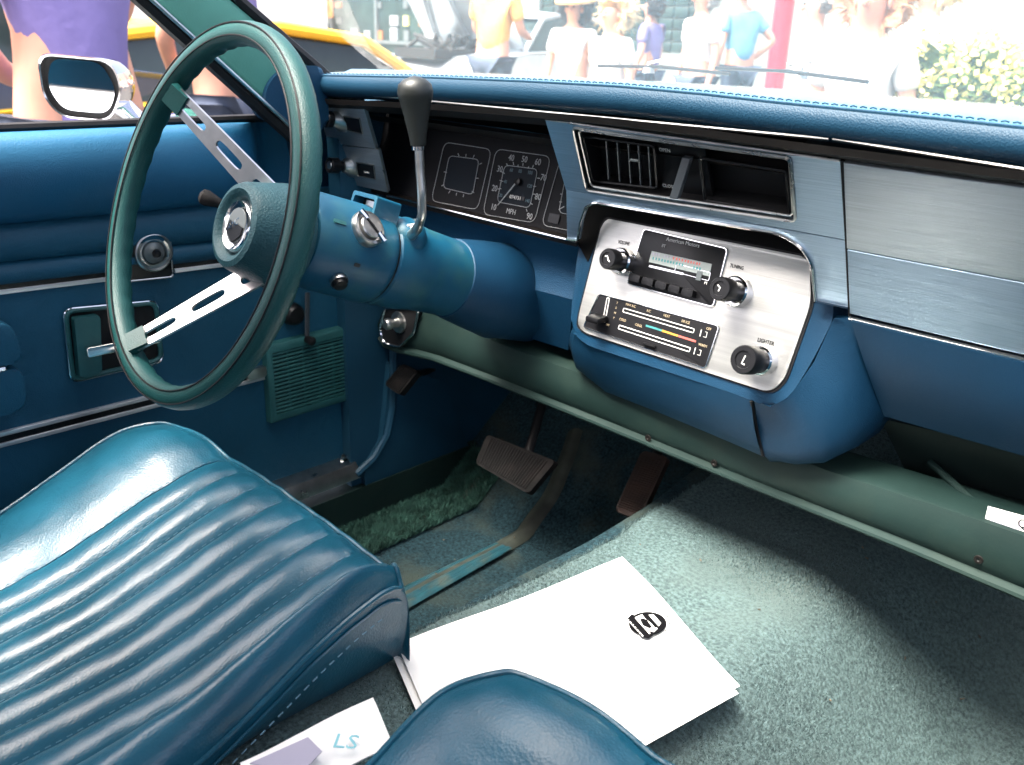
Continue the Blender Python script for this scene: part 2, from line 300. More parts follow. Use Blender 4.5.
# --- people (skin modifier figures)
def skin_mesh(name, verts, edges, radii, m, parent, sub=2, root=0):
    me = bpy.data.meshes.new(name); me.from_pydata(verts, edges, []); me.materials.append(MAT[m])
    o = link_mesh(name, me, parent)
    md = o.modifiers.new('skin', 'SKIN'); md.use_smooth_shade = True
    for i, r_ in enumerate(radii):
        sv = me.skin_vertices[0].data[i]; sv.radius = r_ if hasattr(r_, '__len__') else (r_, r_); sv.use_root = (i == root)
    sb = o.modifiers.new('sub', 'SUBSURF'); sb.levels = sb.render_levels = sub; return o
def person(x, y, face, h, shirt, hair, label, lean=0., low=.9, style='short', arm='down', group=None, hat=None):
    t = thing('person', (x, y, .14 if y > 9.9 else 0), label, 'person', group); z0 = .14 if y > 9.9 else 0
    k = h/1.75; cf, sf = math.cos(face), math.sin(face)
    def P(a, b, c):     # a right, b forward, c up
        b = b + lean*max(0, c-.9); a *= k; b *= k
        return (x + a*cf - b*sf, y + a*sf + b*cf, z0 + c*k)
    V = []; E = []; Rr = []
    def add(p, r, prev=None):
        V.append(P(*p)); Rr.append(tuple(q*k for q in r) if hasattr(r, '__len__') else r*k)
        if prev is not None: E.append((prev, len(V)-1))
        return len(V)-1
    a = add((0, 0, .95), (.15, .11)); c = add((0, 0, 1.15), (.14, .10), a); c2 = add((0, 0, 1.38), (.17, .10), c); n = add((0, .01, 1.5), .055, c2)
    hd = add((0, .02, 1.57), (.068, .075), n); hd2 = add((0, .03, 1.65), (.076, .092), hd); add((0, .02, 1.71), (.06, .075), hd2)
    for s_ in (-1, 1):
        sh = add((.18*s_, 0, 1.41), .055, c2)
        if arm == 'hip' and s_ == 1: el = add((.36, -.1, 1.18), .042, sh); wr = add((.20, .03, 1.0), .03, el); add((.15, .07, .98), (.035, .02), wr)
        elif arm == 'fwd': el = add((.24*s_, .08, 1.15), .042, sh); wr = add((.2*s_, .3, 1.1), .03, el); add((.18*s_, .38, 1.1), (.035, .02), wr)
        elif arm == 'back': el = add((.22*s_, -.13, 1.17), .042, sh); wr = add((.07*s_, -.2, 1.02), .03, el); add((.0, -.21, 1.0), (.035, .02), wr)
        else: el = add((.25*s_, -.02, 1.14), .042, sh); wr = add((.27*s_, .05, .9), .03, el); add((.27*s_, .07, .8), (.035, .02), wr)
        hp = add((.1*s_, 0, .9), .09, a); kn = add((.11*s_, .02, .5), .058, hp); an = add((.11*s_, 0, .09), .04, kn); add((.12*s_, .13, .05), (.04, .03), an)
    skin_mesh('body', V, E, Rr, 'skin', t)
    bmr = B(); bmr.ball(P(0, .125, 1.635), .018*k, 8, (1, 1.2, 1.3)); bmr.out('nose', 'skin', t)
    for s_ in (-1, 1):
        bmr = B(); bmr.ball(P(.083*s_, .01, 1.64), .026*k, 8, (.5, .8, 1.2)); bmr.out('ear', 'skin', t)
        bmr = B(); bmr.ball(P(.032*s_, .118, 1.665), .011*k, 8); bmr.out('eye', 'hair_dark', t)
    V, E, Rr = [], [], []
    a = add((0, 0, low), (.165, .12)); c = add((0, 0, 1.15), (.165, .122), a); c2 = add((0, 0, 1.38), (.19, .122), c); add((0, 0, 1.46), .075, c2)
    for s_ in (-1, 1):
        sh = add((.185*s_, 0, 1.41), .075, c2)
        if arm == 'hip' and s_ == 1: add((.30, -.06, 1.26), .068, sh)
        elif arm == 'fwd': add((.23*s_, .05, 1.22), .068, sh)
        else: add((.235*s_, -.01, 1.22), .068, sh)
    skin_mesh('shirt', V, E, Rr, shirt, t)
    V, E, Rr = [], [], []
    a = add((0, 0, .93), (.16, .12))
    for s_ in (-1, 1): hp = add((.1*s_, 0, .85), .105, a); kn = add((.11*s_, .02, .5), .08, hp); add((.11*s_, 0, .1), .065, kn)
    skin_mesh('trousers', V, E, Rr, 'trousers', t)
    hb = B(); sc = {'short': 1., 'big': 1.5, 'curly': 1.2}[style]
    q = bmesh.ops.create_icosphere(hb.bm, subdivisions=4, radius=.115*k*sc)
    ctr = Vector(P(0, -.015, 1.675))
    for v in q['verts']:
        d = v.co.normalized(); amp = {'short': .12, 'big': .35, 'curly': .3}[style]
        v.co *= 1+amp*noise.noise(d*(3.5 if style != 'short' else 6))+.06*noise.noise(d*16)
        fw = Vector((-sf, cf, 0)).dot(d)
        if fw > .25: v.co -= Vector((-sf, cf, 0))*(fw-.25)*.13*sc*k*(1.2 if d.z < .4 else .5)
        if d.z < -.1 and style == 'short': v.co.z *= .75
        v.co += ctr
    if style != 'short':
        for i in range(260):
            d = Vector([random.gauss(0, 1) for _ in range(3)]).normalized()
            if Vector((-sf, cf, 0)).dot(d) > .4: continue
            p0 = ctr+d*.10*k*sc; e = ctr+d*.155*k*sc+Vector([random.gauss(0, .02) for _ in range(3)])
            hb.tube([p0, (p0+e)/2+Vector((0, 0, .01)), e], [.004, .003, .001], 4)
    hb.out('hair', hair, t)
    if hat:
        hb = B(); c0 = Vector(P(0, 0, 1.73)); hb.lathe(c0, Vector((-sf*.15, cf*.15, 1)), [(-.02, .2*k), (0, .2*k), (.01, .125*k), (.08, .12*k), (.12, .09*k), (.125, 0)], 28); hb.out('hat', hat, t)
    return t
def pp(px, Y): q = front(px, 42, Y); return q.x, q.y
x, y = pp(742, 9.0); person(x, y, R(70), 1.80, 'shirt_blue', 'hair_dark', 'man in a light blue shirt with one hand on his hip before the red post', lean=.12, arm='hip')
x, y = pp(700, 7.6); person(x, y, R(160), 1.66, 'shirt_white', 'hair_grey', 'grey haired person in white seen from behind, left of the man in blue', style='curly')
x, y = pp(492, 6.4); person(x, y, R(15), 1.86, 'shirt_orange', 'hair_red', 'tall person in a pale orange shirt between the open hood and the straw hat', lean=.1, arm='fwd')
x, y = pp(573, 6.2); person(x, y, R(200), 1.50, 'shirt_white', 'hair_dark', 'dark haired person wearing a tan straw hat behind the dashboard middle', style='big', hat='straw')
x, y = pp(612, 5.4); person(x, y, R(170), 1.43, 'shirt_white', 'hair_blond', 'person with a pale bushy hairdo right of the straw hat', style='big')
x, y = pp(650, 8.8); person(x, y, R(100), 1.62, 'shirt_purple', 'hair_dark', 'dark haired person in violet before the glass block window', style='curly')
x, y = pp(815, 6.0); person(x, y, R(120), 1.52, 'pattern_shirt', 'hair_grey', 'person in a speckled grey shirt just right of the red post', style='short')
x, y = pp(868, 3.9); person(x, y, R(185), 1.46, 'shirt_white', 'hair_red', 'person with full ginger hair right of the speckled shirt', style='big')
x, y = pp(925, 5.6); person(x, y, R(150), 1.60, 'shirt_white', 'hair_blond', 'fair haired person in white beside the yellow flowers', style='curly')
q = side(74, 60, -2.0); person(q.x, q.y, R(-80), 1.82, 'shirt_purple', 'hair_dark', 'person in a purple shirt right outside the door mirror', low=.74, arm='back')
q = side(222, 60, -3.3); person(q.x, q.y, R(-60), 1.72, 'shirt_purple', 'hair_dark', 'person in violet walking between the door mirror and the yellow car', arm='back')

# --- cars in the street
def car(name, loc, rz, paint, label, cat, hood_up=False, hs=.81):
    t = thing(name, loc, label, cat); M = Matrix.Translation(loc) @ Matrix.Rotation(rz, 4, 'Z') @ Matrix.Diagonal((1, 1, hs, 1))
    # side profile (x forward, z up)
    prof = [(-2.2, .35), (-2.25, .75), (-2.1, .98), (-1.4, 1.02), (1.0, .98), (1.9, .88), (2.2, .7), (2.25, .35)]
    g = B()
    rows = []
    for yy, ins, top in ((-.88, .03, -.03), (-.9, 0, -.01), (-.7, 0, .02), (0, 0, .035), (.7, 0, .02), (.9, 0, -.01), (.88, .03, -.03)):
        rows.append([M @ Vector((px_*(1-ins), yy, pz+(top if pz > .6 else 0))) for px_, pz in prof])
    vs = g.grid(rows)
    g.face([v.co for v in vs[0]]); g.face([v.co for v in vs[-1]][::-1]); g.out('body', paint, t)
    gp = [(-1.65, 1.0), (-1.15, 1.38), (-.2, 1.45), (.35, 1.40), (1.0, .98)]
    g = B()
    g.prism([M @ Vector((a, -.80+.12*(b-1)/.45, b)) for a, b in gp], [M @ Vector((a, .80-.12*(b-1)/.45, b)) for a, b in gp]); g.out('windows', 'tinted_glass', t)
    g = B(); rp = [(-1.25, 1.37), (-.7, 1.47), (-.1, 1.49), (.45, 1.40)]
    g.grid([[M @ Vector((a, yy, b+(.03 if abs(yy) < .5 else 0))) for a, b in rp] for yy in (-.72, -.5, 0, .5, .72)])
    for s_ in (-1, 1):
        g.tube([M @ Vector((1.0, .82*s_, 1.0)), M @ Vector((.45, .71*s_, 1.40)), M @ Vector((-.1, .70*s_, 1.47)), M @ Vector((-.7, .70*s_, 1.45)), M @ Vector((-1.25, .71*s_, 1.37)), M @ Vector((-1.7, .82*s_, 1.0))], .035, 8)
        g.tube([M @ Vector((-.3, .82*s_, .98)), M @ Vector((-.3, .70*s_, 1.46))], .035, 8)
    g.out('roof', paint, t)
    for a in (-1.35, 1.4):
        for s_ in (-1, 1):
            w = B(); w.lathe(M @ Vector((a, .9*s_, .32)), M.to_3x3() @ Vector((0, -s_, 0)), [(0, .0), (0, .2), (.01, .31), (.1, .33), (.2, .31), (.2, 0)], 24); wh = w.out('wheel', 'tyre', t)
            w = B(); w.lathe(M @ Vector((a, .905*s_, .32)), M.to_3x3() @ Vector((0, -s_, 0)), [(0, 0), (-.01, .1), (0, .19), (.02, .2)], 20); w.out('hubcap', 'chrome', wh)
    for s_ in (-1, 1):
        w = B(); w.lathe(M @ Vector((2.23, .65*s_, .66)), M.to_3x3() @ Vector((1, 0, 0)), [(0, .0), (.03, .05), (.02, .09), (-.03, .1)], 20); w.out('headlight', 'chrome', t)
    if hood_up:
        g = B(); h0, h1 = Vector((1.0, 0, 1.02)), Vector((1.7, 0, 1.85)); rows = []
        for a in (0, .25, .5, .75, 1):
            c = h0.lerp(h1, a); rows.append([M @ (c+Vector((-.04*abs(b)**2*1.2, b*.8, -.0))) for b in (-1, -.6, -.2, .2, .6, 1)])
        g.grid(rows); g.grid([[p_+M.to_3x3() @ Vector((.03, 0, -.01)) for p_ in r_] for r_ in rows])
        for b in (-.6, 0, .6): g.tube([M @ (h0+Vector((.06, b, 0))), M @ (h1+Vector((.06, b*.6, -.05)))], .03, 6)
        g.out('raised_hood', paint, t)
        g = B(); g.box(M @ Vector((1.55, 0, .93)), (.8, 1.2, .12)); 
        for i in range(14): g.tube([M @ Vector((1.2+random.random()*.8, -.5+random.random(), .98)), M @ Vector((1.2+random.random()*.8, -.5+random.random(), 1.08+.1*random.random()))], .03, 6)
        g.out('engine', 'tyre', t)
    return t
q = front(432, 60, 8.2); car('parked_car', (q.x, q.y+1.6, 0), R(-80), 'car_silver', 'silver car with its hood raised in front of the shop window', 'car', True, 1.0)
q = side(372, 62, -4.9); car('parked_car', (q.x, q.y-1.05, 0), R(90), 'taxi_yellow', 'yellow taxi seen on both sides of the windscreen pillar', 'taxi')
q = side(128, 80, -4.6); car('parked_car', (q.x-.3, q.y-1.25, 0), R(95), 'car_blue', 'dark blue car standing outside the driver window behind the door mirror', 'car', hs=1.)
q = side(0, 90, -6.5); car('parked_car', (q.x, q.y-1.4, .0), R(88), 'taxi_yellow', 'yellow taxi at the far left beyond the person in the purple shirt', 'taxi')
wl = B(); ya, yb = side(105, 40, -12).y, side(330, 40, -12).y; wl.box((-12.2, (ya+yb)/2, 2.6), (.3, yb-ya, 5.2)); wl.out('white_backdrop', 'car_white', label='plain white wall added as a washed-out backdrop beyond the driver window', cat='building')  # made-up wall, added so the open window looks out on white glare
# left background: tree, striped post, orange banner
def tree(x, y, h, r, label, nleaf=5000, leafm='leaf', s0=.09):
    t = thing('tree', (x, y, 0), label, 'tree')
    g = B(); g.tube([(x, y, 0), (x+.05, y, h*.3), (x-.05, y+.05, h*.55), (x, y, h*.8)], [.14, .11, .08, .03], 10)
    for i in range(7):
        a = i*.9; g.tube([(x, y, h*(.4+.05*i)), (x+math.cos(a)*r*.5, y+math.sin(a)*r*.5, h*(.55+.05*i))], [.05, .015], 6)
    g.out('trunk', 'bark', t)
    cl = [(Vector((x, y, h*.75))+Vector([random.gauss(0, r*.42) for _ in range(3)]), r*(.22+.2*random.random())) for _ in range(26)]
    V = []; F = []
    for i in range(nleaf):
        c, cr = random.choice(cl); d = Vector([random.gauss(0, 1) for _ in range(3)]).normalized()*cr*random.random()**.4; p_ = c+d
        a = Vector([random.gauss(0, 1) for _ in range(3)]).normalized(); b = a.orthogonal().normalized(); n0 = len(V)
        V += [p_-a*s0, p_+b*s0*.4, p_+a*s0, p_-b*s0*.4]; F.append((n0, n0+1, n0+2, n0+3))
    me = bpy.data.meshes.new('crown'); me.from_pydata(V, [], F); me.materials.append(MAT[leafm]); link_mesh('crown', me, t)
q = side(-6, 30, -11); tree(q.x, q.y, 3.4, 1.5, 'leafy green tree at the far left beyond the driver window')
q = side(10, 30, -8.5); g = B(); g.tube([(q.x, q.y, 0), (q.x, q.y, 3)], .06, 10); pst = g.out('street_post', 'bark', label='dark slim post with an orange banner beside the far left tree', cat='post')
bp_ = Pl((q.x+.1, q.y, 0), (0, 1, 0), (0, 0, 1)); g = B(); u0, v0 = bp_.uv(4, 28); u1, v1 = bp_.uv(32, 14); g.slab(bp_, [(u0, v0), (u1, v0-.15), (u1, v1-.25), (u0, v1)], .02); g.out('banner', 'orange_net', pst)
g = B(); u0, v0 = bp_.uv(7, 48); u1, v1 = bp_.uv(15, 30); g.rect(bp_, u0, v0, u1, v1, .04, .05); g.out('red_band', 'red_paint', pst)
g = B(); u0, v0 = bp_.uv(-10, 62); u1, v1 = bp_.uv(26, 44); g.slab(bp_, [(u0, v0), (u1, v0-.1), (u1, v1-.25), (u0, v1)], .02, .1); g.out('lower_banner', 'sign_orange', pst)
# yellow flowers in front of the hood on the right
q = front(975, 62, 4.2); t = thing('flower_bush', (q.x, q.y, 0), 'bush of yellow flowers at the far right ahead of the windscreen', 'flowers')
V, F = [], []
for i in range(3200):
    d = Vector([random.gauss(0, 1) for _ in range(3)]).normalized(); p_ = Vector((q.x, q.y, 1.02))+Vector((d.x*.36, d.y*.3, d.z*.24))*(.35+.65*random.random()**.5)*(1+.35*noise.noise(d*3))
    a = Vector([random.gauss(0, 1) for _ in range(3)]).normalized(); b = a.orthogonal().normalized(); n0 = len(V); V += [p_-a*.014, p_+b*.011, p_+a*.014, p_-b*.011]; F.append((n0, n0+1, n0+2, n0+3))
me = bpy.data.meshes.new('blossoms'); me.from_pydata(V, [], F); me.materials.append(MAT['petal']); link_mesh('blossoms', me, t)
V = [v+Vector((.01, .02, -.05)) for v in V[::2]]; F = [(i, i+1, i+2) for i in range(0, len(V)-3, 3)]
me = bpy.data.meshes.new('leaves'); me.from_pydata(V, [], F); me.materials.append(MAT['leaf']); link_mesh('leaves', me, t)
g = B()
for i in range(9): a = i*.7; g.tube([(q.x+.05*math.cos(a), q.y+.05*math.sin(a), 0), (q.x+.2*math.cos(a), q.y+.2*math.sin(a), 1.0)], .012, 5)
g.out('stems', 'bark', t)

# ================================================================== CAR SHELL
shell = thing('car_cabin', (0, .6, .3), 'green painted car cabin with windscreen pillar, hood and sill plate', 'car cabin')
def toe(y): return max(0, y-.98)*.75
def floor_z(x, y):
    z = .40 + toe(y)
    tl = sm(-.235, -.135, x); trr = 1-sm(.10, .36, x); tz = (.598+.16*max(0, y-.95)+.004*math.sin(x*30)*math.sin(y*14))
    return z + max(0, tz-z)*min(tl, trr)
def hitf(px, py, dz=0.):
    d = ray(px, py); t = .0004
    while t < .003:
        p_ = CAM+d*t
        if p_.z <= floor_z(p_.x, p_.y)+dz: return Vector((p_.x, p_.y, floor_z(p_.x, p_.y)+dz))
        t += 3e-6
    return CAM+d*t
# carpet (one surface, the driver's dark part and the light part that covers tunnel and passenger side)
def sheet(name, x0, x1, y0, y1, m, dz, nx=60, ny=60, bumps=.002, **k):
    g = B(); g.grid([[(x, y, floor_z(x, y)+dz+bumps*noise.noise(Vector((x*9, y*9, 0)))) for x in np.linspace(x0, x1, nx)] for y in np.linspace(y0, y1, ny)]); return g.out(name, m, recalc=False, **k)
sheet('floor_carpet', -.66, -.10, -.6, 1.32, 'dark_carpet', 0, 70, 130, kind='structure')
# light carpet: edge follows the crest of the tunnel on the driver side
edge = [(-.6, -.150), (.30, -.150), (.47, -.142), (.62, -.128), (.78, -.118), (.9, -.125), (1.0, -.118), (1.3, -.10)]
def light_x0(y): return interp(y, edge)+.004*noise.noise(Vector((0, y*25, 3)))
g = B(); rows = []
for y in np.linspace(-.6, 1.30, 130):
    x0 = light_x0(y); xs = x0+(np.linspace(0, 1, 90)**1.0)*(.72-x0)
    rows.append([(x, y, floor_z(x, y)+.007*min(1, j/1.0 if j else .05)+.003*noise.noise(Vector((x*7, y*7, 0)))) for j, x in enumerate(xs)])
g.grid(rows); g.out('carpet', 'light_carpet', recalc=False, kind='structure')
def fibres(name, n, area, m, L, wdt, kindtag='stuff', label=None):
    x = rng.uniform(area[0], area[1], n); y = rng.uniform(area[2], area[3], n); V = np.empty((n, 3, 3), np.float32); keep = []
    for i in range(n):
        xx, yy = float(x[i]), float(y[i])
        if name.startswith('light') and xx < light_x0(yy)+.002: continue
        keep.append(i); z = floor_z(xx, yy)+.006
        a = random.random()*6.283; cl = noise.noise(Vector((xx*14, yy*14, 5)))*2.5; l = L*(.5+.9*random.random()); cl = random.random()*6.283 if random.random() < .9 else cl
        dx, dy = math.cos(a)*wdt, math.sin(a)*wdt; ln = l*.55
        V[i, 0] = (xx-dx, yy-dy, z-.002); V[i, 1] = (xx+dx, yy+dy, z-.002); V[i, 2] = (xx+ln*math.cos(cl+a*.3), yy+ln*math.sin(cl+a*.3), z+l*.8)
    V = V[keep].reshape(-1, 3); nn = len(keep)
    me = bpy.data.meshes.new(name); me.vertices.add(len(V)); me.vertices.foreach_set('co', V.ravel()); me.loops.add(nn*3); me.loops.foreach_set('vertex_index', np.arange(nn*3, dtype=np.int32))
    me.polygons.add(nn); me.polygons.foreach_set('loop_start', np.arange(0, nn*3, 3, dtype=np.int32)); me.polygons.foreach_set('loop_total', np.full(nn, 3, np.int32)); me.update(); me.materials.append(MAT[m])
    return link_mesh(name, me, kind=kindtag, label=label, cat='carpet')
fibres('light_carpet_pile', 230000, (-.16, .62, .36, 1.28), 'fibre', .0034, .0009, label='pale blue green carpet pile over the tunnel and passenger floor')
fibres('green_carpet_pile', 22000, (-.655, -.545, .62, 1.06), 'green_fibre', .011, .0014, label='green shaggy carpet strip beside the door sill')
# moulded ridges and heel pad on the driver's floor
def ridge(name, pts, w, m, h=.006, dz=.002):
    c = [hitf(*p_, .003) for p_ in pts]; P2 = []
    for i in range(len(c)-1):
        for k in range(6): P2.append(c[i].lerp(c[i+1], k/6))
    P2.append(c[-1]); rows = []
    for it in range(3): P2 = [P2[0]]+[(P2[i-1]+P2[i]*2+P2[i+1])/4 for i in range(1, len(P2)-1)]+[P2[-1]]
    for i, p_ in enumerate(P2):
        t = (P2[min(i+1, len(P2)-1)]-P2[max(i-1, 0)]).normalized(); s_ = Vector((t.y, -t.x, 0)).normalized(); ww = w[0]+(w[1]-w[0])*i/len(P2)
        rows.append([(lambda q_: Vector((q_.x, q_.y, floor_z(q_.x, q_.y)+dz+h*(1-(a)**2))))(p_+s_*ww*a) for a in (-1, -.8, -.4, 0, .4, .8, 1)])
    g = B(); g.grid(rows); return g.out(name, m, recalc=False, kind='structure')
ridge('carpet_ridge', [(345, 560), (400, 535), (445, 508), (478, 482), (492, 462), (500, 440)], (.014, .010), 'seam_trim')
ridge('carpet_ridge', [(395, 605), (450, 572), (500, 548), (530, 525), (552, 495), (568, 455), (575, 432)], (.02, .014), 'seam_trim', .008)
def patch(name, pts, m, dz, nx=14, ny=8, h=0., **k):
    c = [hitf(*p_) for p_ in pts]; g = B(); rows = []
    for j in range(ny+1):
        row = []
        for i in range(nx+1):
            a, b = i/nx, j/ny; q_ = c[0].lerp(c[1], a).lerp(c[3].lerp(c[2], a), b); rib = .0025*abs(math.sin(b*math.pi*3)) if h else 0
            row.append((q_.x, q_.y, floor_z(q_.x, q_.y)+dz+rib))
        rows.append(row)
    g.grid(rows); return g.out(name, m, recalc=False, **k)
g = B()
for px, py in ((443, 540), (514, 538), (437, 575), (862, 548), (936, 602), (868, 560), (700, 560), (905, 660), (760, 610), (420, 590), (640, 545), (980, 640), (830, 700), (590, 590), (960, 700), (455, 560)):
    p_ = hitf(px, py, .011); e_ = p_+Vector((random.uniform(-.004, .004), random.uniform(-.004, .004), .001)); g.tube([p_, e_], [.0012, .0007], 5)
g.out('crumbs', 'crumb', kind='stuff', label='tiny crumbs and lint specks scattered over the floor carpet', cat='crumbs')
patch('heel_pad', [(385, 600), (494, 547), (512, 553), (396, 620)], 'heel_pad', .0075, 30, 24, 1, label='turquoise ribbed heel pad set in the driver floor carpet', cat='heel pad')
# firewall, kick panel, sill, side wall
g = B(); g.grid([[(x, 1.28+.05*(z-.4), z) for x in np.linspace(-.7, .8, 12)] for z in np.linspace(.4, 1.12, 8)]); g.out('firewall', 'firewall_dark', shell)
K = PX(-.655)
g = B(); kp = uvs(K, [(388, 296), (360, 500)]); g.slab(K, [(.19, -.56), (.72, -.56), (.72, .2), (.19, .2)], .03, 0); g.out('kick_panel', 'kick_blue', shell)
g = B(); g.slab(K, rnd(uvs(K, [(386, 360), (440, 380), (474, 470), (364, 502), (360, 470), (378, 440)]), .01), .012, .012, bevel=.004); g.out('kick_trim', 'kick_blue', shell)
g = B()
g.tube([K.hit(*p_)+Vector((.012, 0, 0)) for p_ in ((389, 310), (389, 370), (388, 405), (383, 432), (370, 455), (352, 472))], .007, 8); g.out('door_seal', 'kick_blue', shell)
SL = Pl((-.665, .6, .47), (0, 1, 0), (.8, 0, .6))
sa = side(272, 497, -.66); sb_ = side(360, 466, -.64)
g = B(); z0 = sb_.z; rows = []
for y in np.linspace(-.3, sb_.y, 30): rows.append([(-.69, y, z0+.006), (-.675, y, z0+.007), (-.650, y, z0+.002), (-.642, y, z0-.008), (-.640, y, z0-.022), (-.645, y, z0-.024)])
g.grid(rows); g.out('sill_plate', 'worn_chrome', shell)
g = B(); g.lathe(side(343, 458, -.66), (1, .1, .5), [(0, .008), (.004, .007), (.006, 0)], 16); g.out('sill_screw', 'chrome', shell)
g = B(); g.box((-.72, .3, .42), (.16, 2.4, .1)); g.out('rocker_panel', 'green_paint', shell)
g = B(); g.grid([[(.74, y, z) for z in (.3, .7, 1.07)] for y in np.linspace(-.9, 1.28, 12)]); g.grid([[(.80, y, z) for z in (.3, .7, 1.07)] for y in np.linspace(-.9, 1.28, 12)]); g.out('passenger_side_blocker', 'kick_blue', shell)  # unseen side wall, added to keep sky light off the right-hand carpet
# windscreen pillar
PP = PX(-.63)
lft = [PP.uv(149, 0), PP.uv(282, 121)]; rgt = [PP.uv(237, 0), PP.uv(310, 63)]
def ext(a, b, t): return (lerp(a[0], b[0], t), lerp(a[1], b[1], t))
A0, A1 = ext(lft[1], lft[0], 2.2), ext(lft[1], lft[0], -.25); B0, B1 = ext(rgt[1], rgt[0], 3.4), ext(rgt[1], rgt[0], -.5)
g = B(); g.slab(PP, [A0, A1, B1, B0], .05, 0, bevel=.012); g.out('windscreen_pillar', 'pillar_green', shell)
for off, r_, nm, m in ((.004, .009, 'window_seal', 'black_plastic'), (.014, .0028, 'seal_bead', 'worn_chrome')):
    g = B(); d = .0 if r_ > .005 else .010
    g.tube([PP.w(A0[0]-.008+d, A0[1]-.004, off), PP.w(A1[0]-.008+d, A1[1]-.004, off)], r_, 8); g.out(nm, m, shell)
g = B(); g.tube([PP.w(B0[0]+.004, B0[1], -.006), PP.w(B1[0]+.004, B1[1], -.006)], .009, 8); g.out('windscreen_seal', 'black_plastic', shell)
g = B(); g.tube([PP.w(B0[0]+.018, B0[1], -.012), PP.w(B1[0]+.014, B1[1], -.008)], .0014, 8); g.out('windscreen_chrome', 'chrome', shell)
pt = PP.w(*A0); 
# roof skin and header
g = B(); rows = []
for y in np.linspace(-1.1, pt.y+.02, 10): rows.append([(x, y, 1.40+.04*(1-(x/.66)**2)-.02*sm(-.2, pt.y, y)) for x in np.linspace(-.60, .60, 12)])
g.grid(rows); g.grid([[(a, b, c+.03) for a, b, c in r_] for r_ in rows]); g.out('roof', 'headliner', shell)
# hood beyond the windscreen, scuttle
def hood_z(x, y): return 1.118 - .02*(abs(x)/.8)**2 - .035*max(0, y-1.2)**1.4
g = B(); g.grid([[(x, y, hood_z(x, y)) for x in np.linspace(-.80, .85, 24)] for y in np.linspace(1.17, 2.45, 20)]); g.grid([[(-.80, y, hood_z(-.8, y)-d_) for y in np.linspace(1.17, 2.45, 20)] for d_ in (0, .5)])
g.out('hood', 'hood_paint', shell)
def ws_y(x): return 1.13-.26*(abs(x-0)/.68)**2.2
g = B(); g.grid([[(x, ws_y(x)*1+d_, 1.139-.012*abs(d_)*5) for x in np.linspace(-.72, .8, 30)] for d_ in (-.005, .05, .2)]); g.out('cowl', 'hood_paint', shell)
# windscreen glass
g = B(); rows = []
for t_ in np.linspace(0, 1, 10): rows.append([(x*(1-.1*t_), lerp(ws_y(x)+.01, pt.y+.05+.05*(1-(x/.68)**2), t_), lerp(1.138, 1.39, t_)+.02*math.sin(t_*3.14)) for x in np.linspace(-.67, .75, 24)])
g.grid(rows); g.out('windscreen', 'glass', shell)
# wipers
def wiper(a, b, pv, label):
    t = thing('wiper', pv, label, 'wiper', 'windscreen wipers')
    g = B(); mid = (Vector(a)+Vector(b))/2; g.tube([Vector(pv), Vector(pv)+Vector((.0, 0, .014)), mid+Vector((0, 0, .014))], [.004, .003, .0022], 8); g.out('arm', 'worn_chrome', t)
    g = B(); g.tube([Vector(a), mid+Vector((0, 0, .004)), Vector(b)], .0026, 6); g.out('blade', 'black_plastic', t)
    g = B(); g.lathe(pv, (0, 0, 1), [(0, .010), (.008, .009), (.010, 0)], 16); g.out('pivot', 'worn_chrome', t)
wiper(front(598, 66, 1.16), front(730, 74, 1.18), front(648, 73, 1.17), 'windscreen wiper lying nearer the steering wheel')
wiper(front(716, 68, 1.17), front(868, 82, 1.12), front(800, 79, 1.15), 'windscreen wiper lying right of the red post')

# ================================================================== DASHBOARD
dash = thing('dashboard', (-.2, .9, .72), 'blue dashboard with brushed metal panels above a green lower rail', 'dashboard')
kU, kL = .50, .40
P1 = PYk(.80, 1.028, -kU); P1b = PYk(.80, 1.028, -kL)
P2 = PYk(.842, .955, .267); P3 = PYk(.845, .96, .283)
# crash pad: swept profile along x
def pad_front(x): return .742+.006*math.cos(x*2)
xs = list(np.linspace(-.655, .62, 60)); zp = 1.1375
stl = [(-.66, front(306, 75, .74).z), (-.3, front(560, 83.5, .74).z), (0., front(770, 102, .74).z), (.27, front(1024, 128, .74).z), (.62, front(1024, 128, .74).z+.004)]
# measured stitch line height along x
stl = []
for (px, py) in ((306, 75), (420, 77), (520, 81), (613, 86), (700, 94), (770, 102), (860, 111), (940, 119), (1024, 128)):
    q = front(px, py, .742); stl.append((q.x, q.z))
stl.append((.62, stl[-1][1]+.006))
def pz(x): return interp(x, stl)
def profile(x):
    yf, z = pad_front(x), pz(x)
    return [(ws_y(x)-.002, 1.141), (ws_y(x)-.04, 1.1445), (lerp(yf, ws_y(x), .5), lerp(z, 1.145, .62)+.003), (yf+.06, z+.0035), (yf+.02, z+.003), (yf+.004, z+.001), (yf-.001, z-.003), (yf-.004, z-.012), (yf-.001, z-.022), (yf+.008, z-.0285), (yf+.03, z-.031), (yf+.1, z-.033)]
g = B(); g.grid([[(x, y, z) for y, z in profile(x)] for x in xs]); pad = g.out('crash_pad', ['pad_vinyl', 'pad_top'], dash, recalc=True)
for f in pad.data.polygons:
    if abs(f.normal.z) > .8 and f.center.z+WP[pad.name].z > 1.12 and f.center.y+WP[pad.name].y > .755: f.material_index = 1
# raised stitching
g = B(); n = 0; x = -.64
while x < .6:
    z = pz(x)+.0025; y = pad_front(x)+.0075; g.tube([(x, y, z-.0006), (x+.003, y-.001, z+.0002), (x+.006, y, z-.0006)], .0007, 5); x += .0085
g.out('stitching', 'pad_vinyl', pad)
g = B(); g.tube([(x, pad_front(x)+.002, pz(x)-.0005) for x in xs], .0016, 6); g.out('piping', 'pad_vinyl', pad)
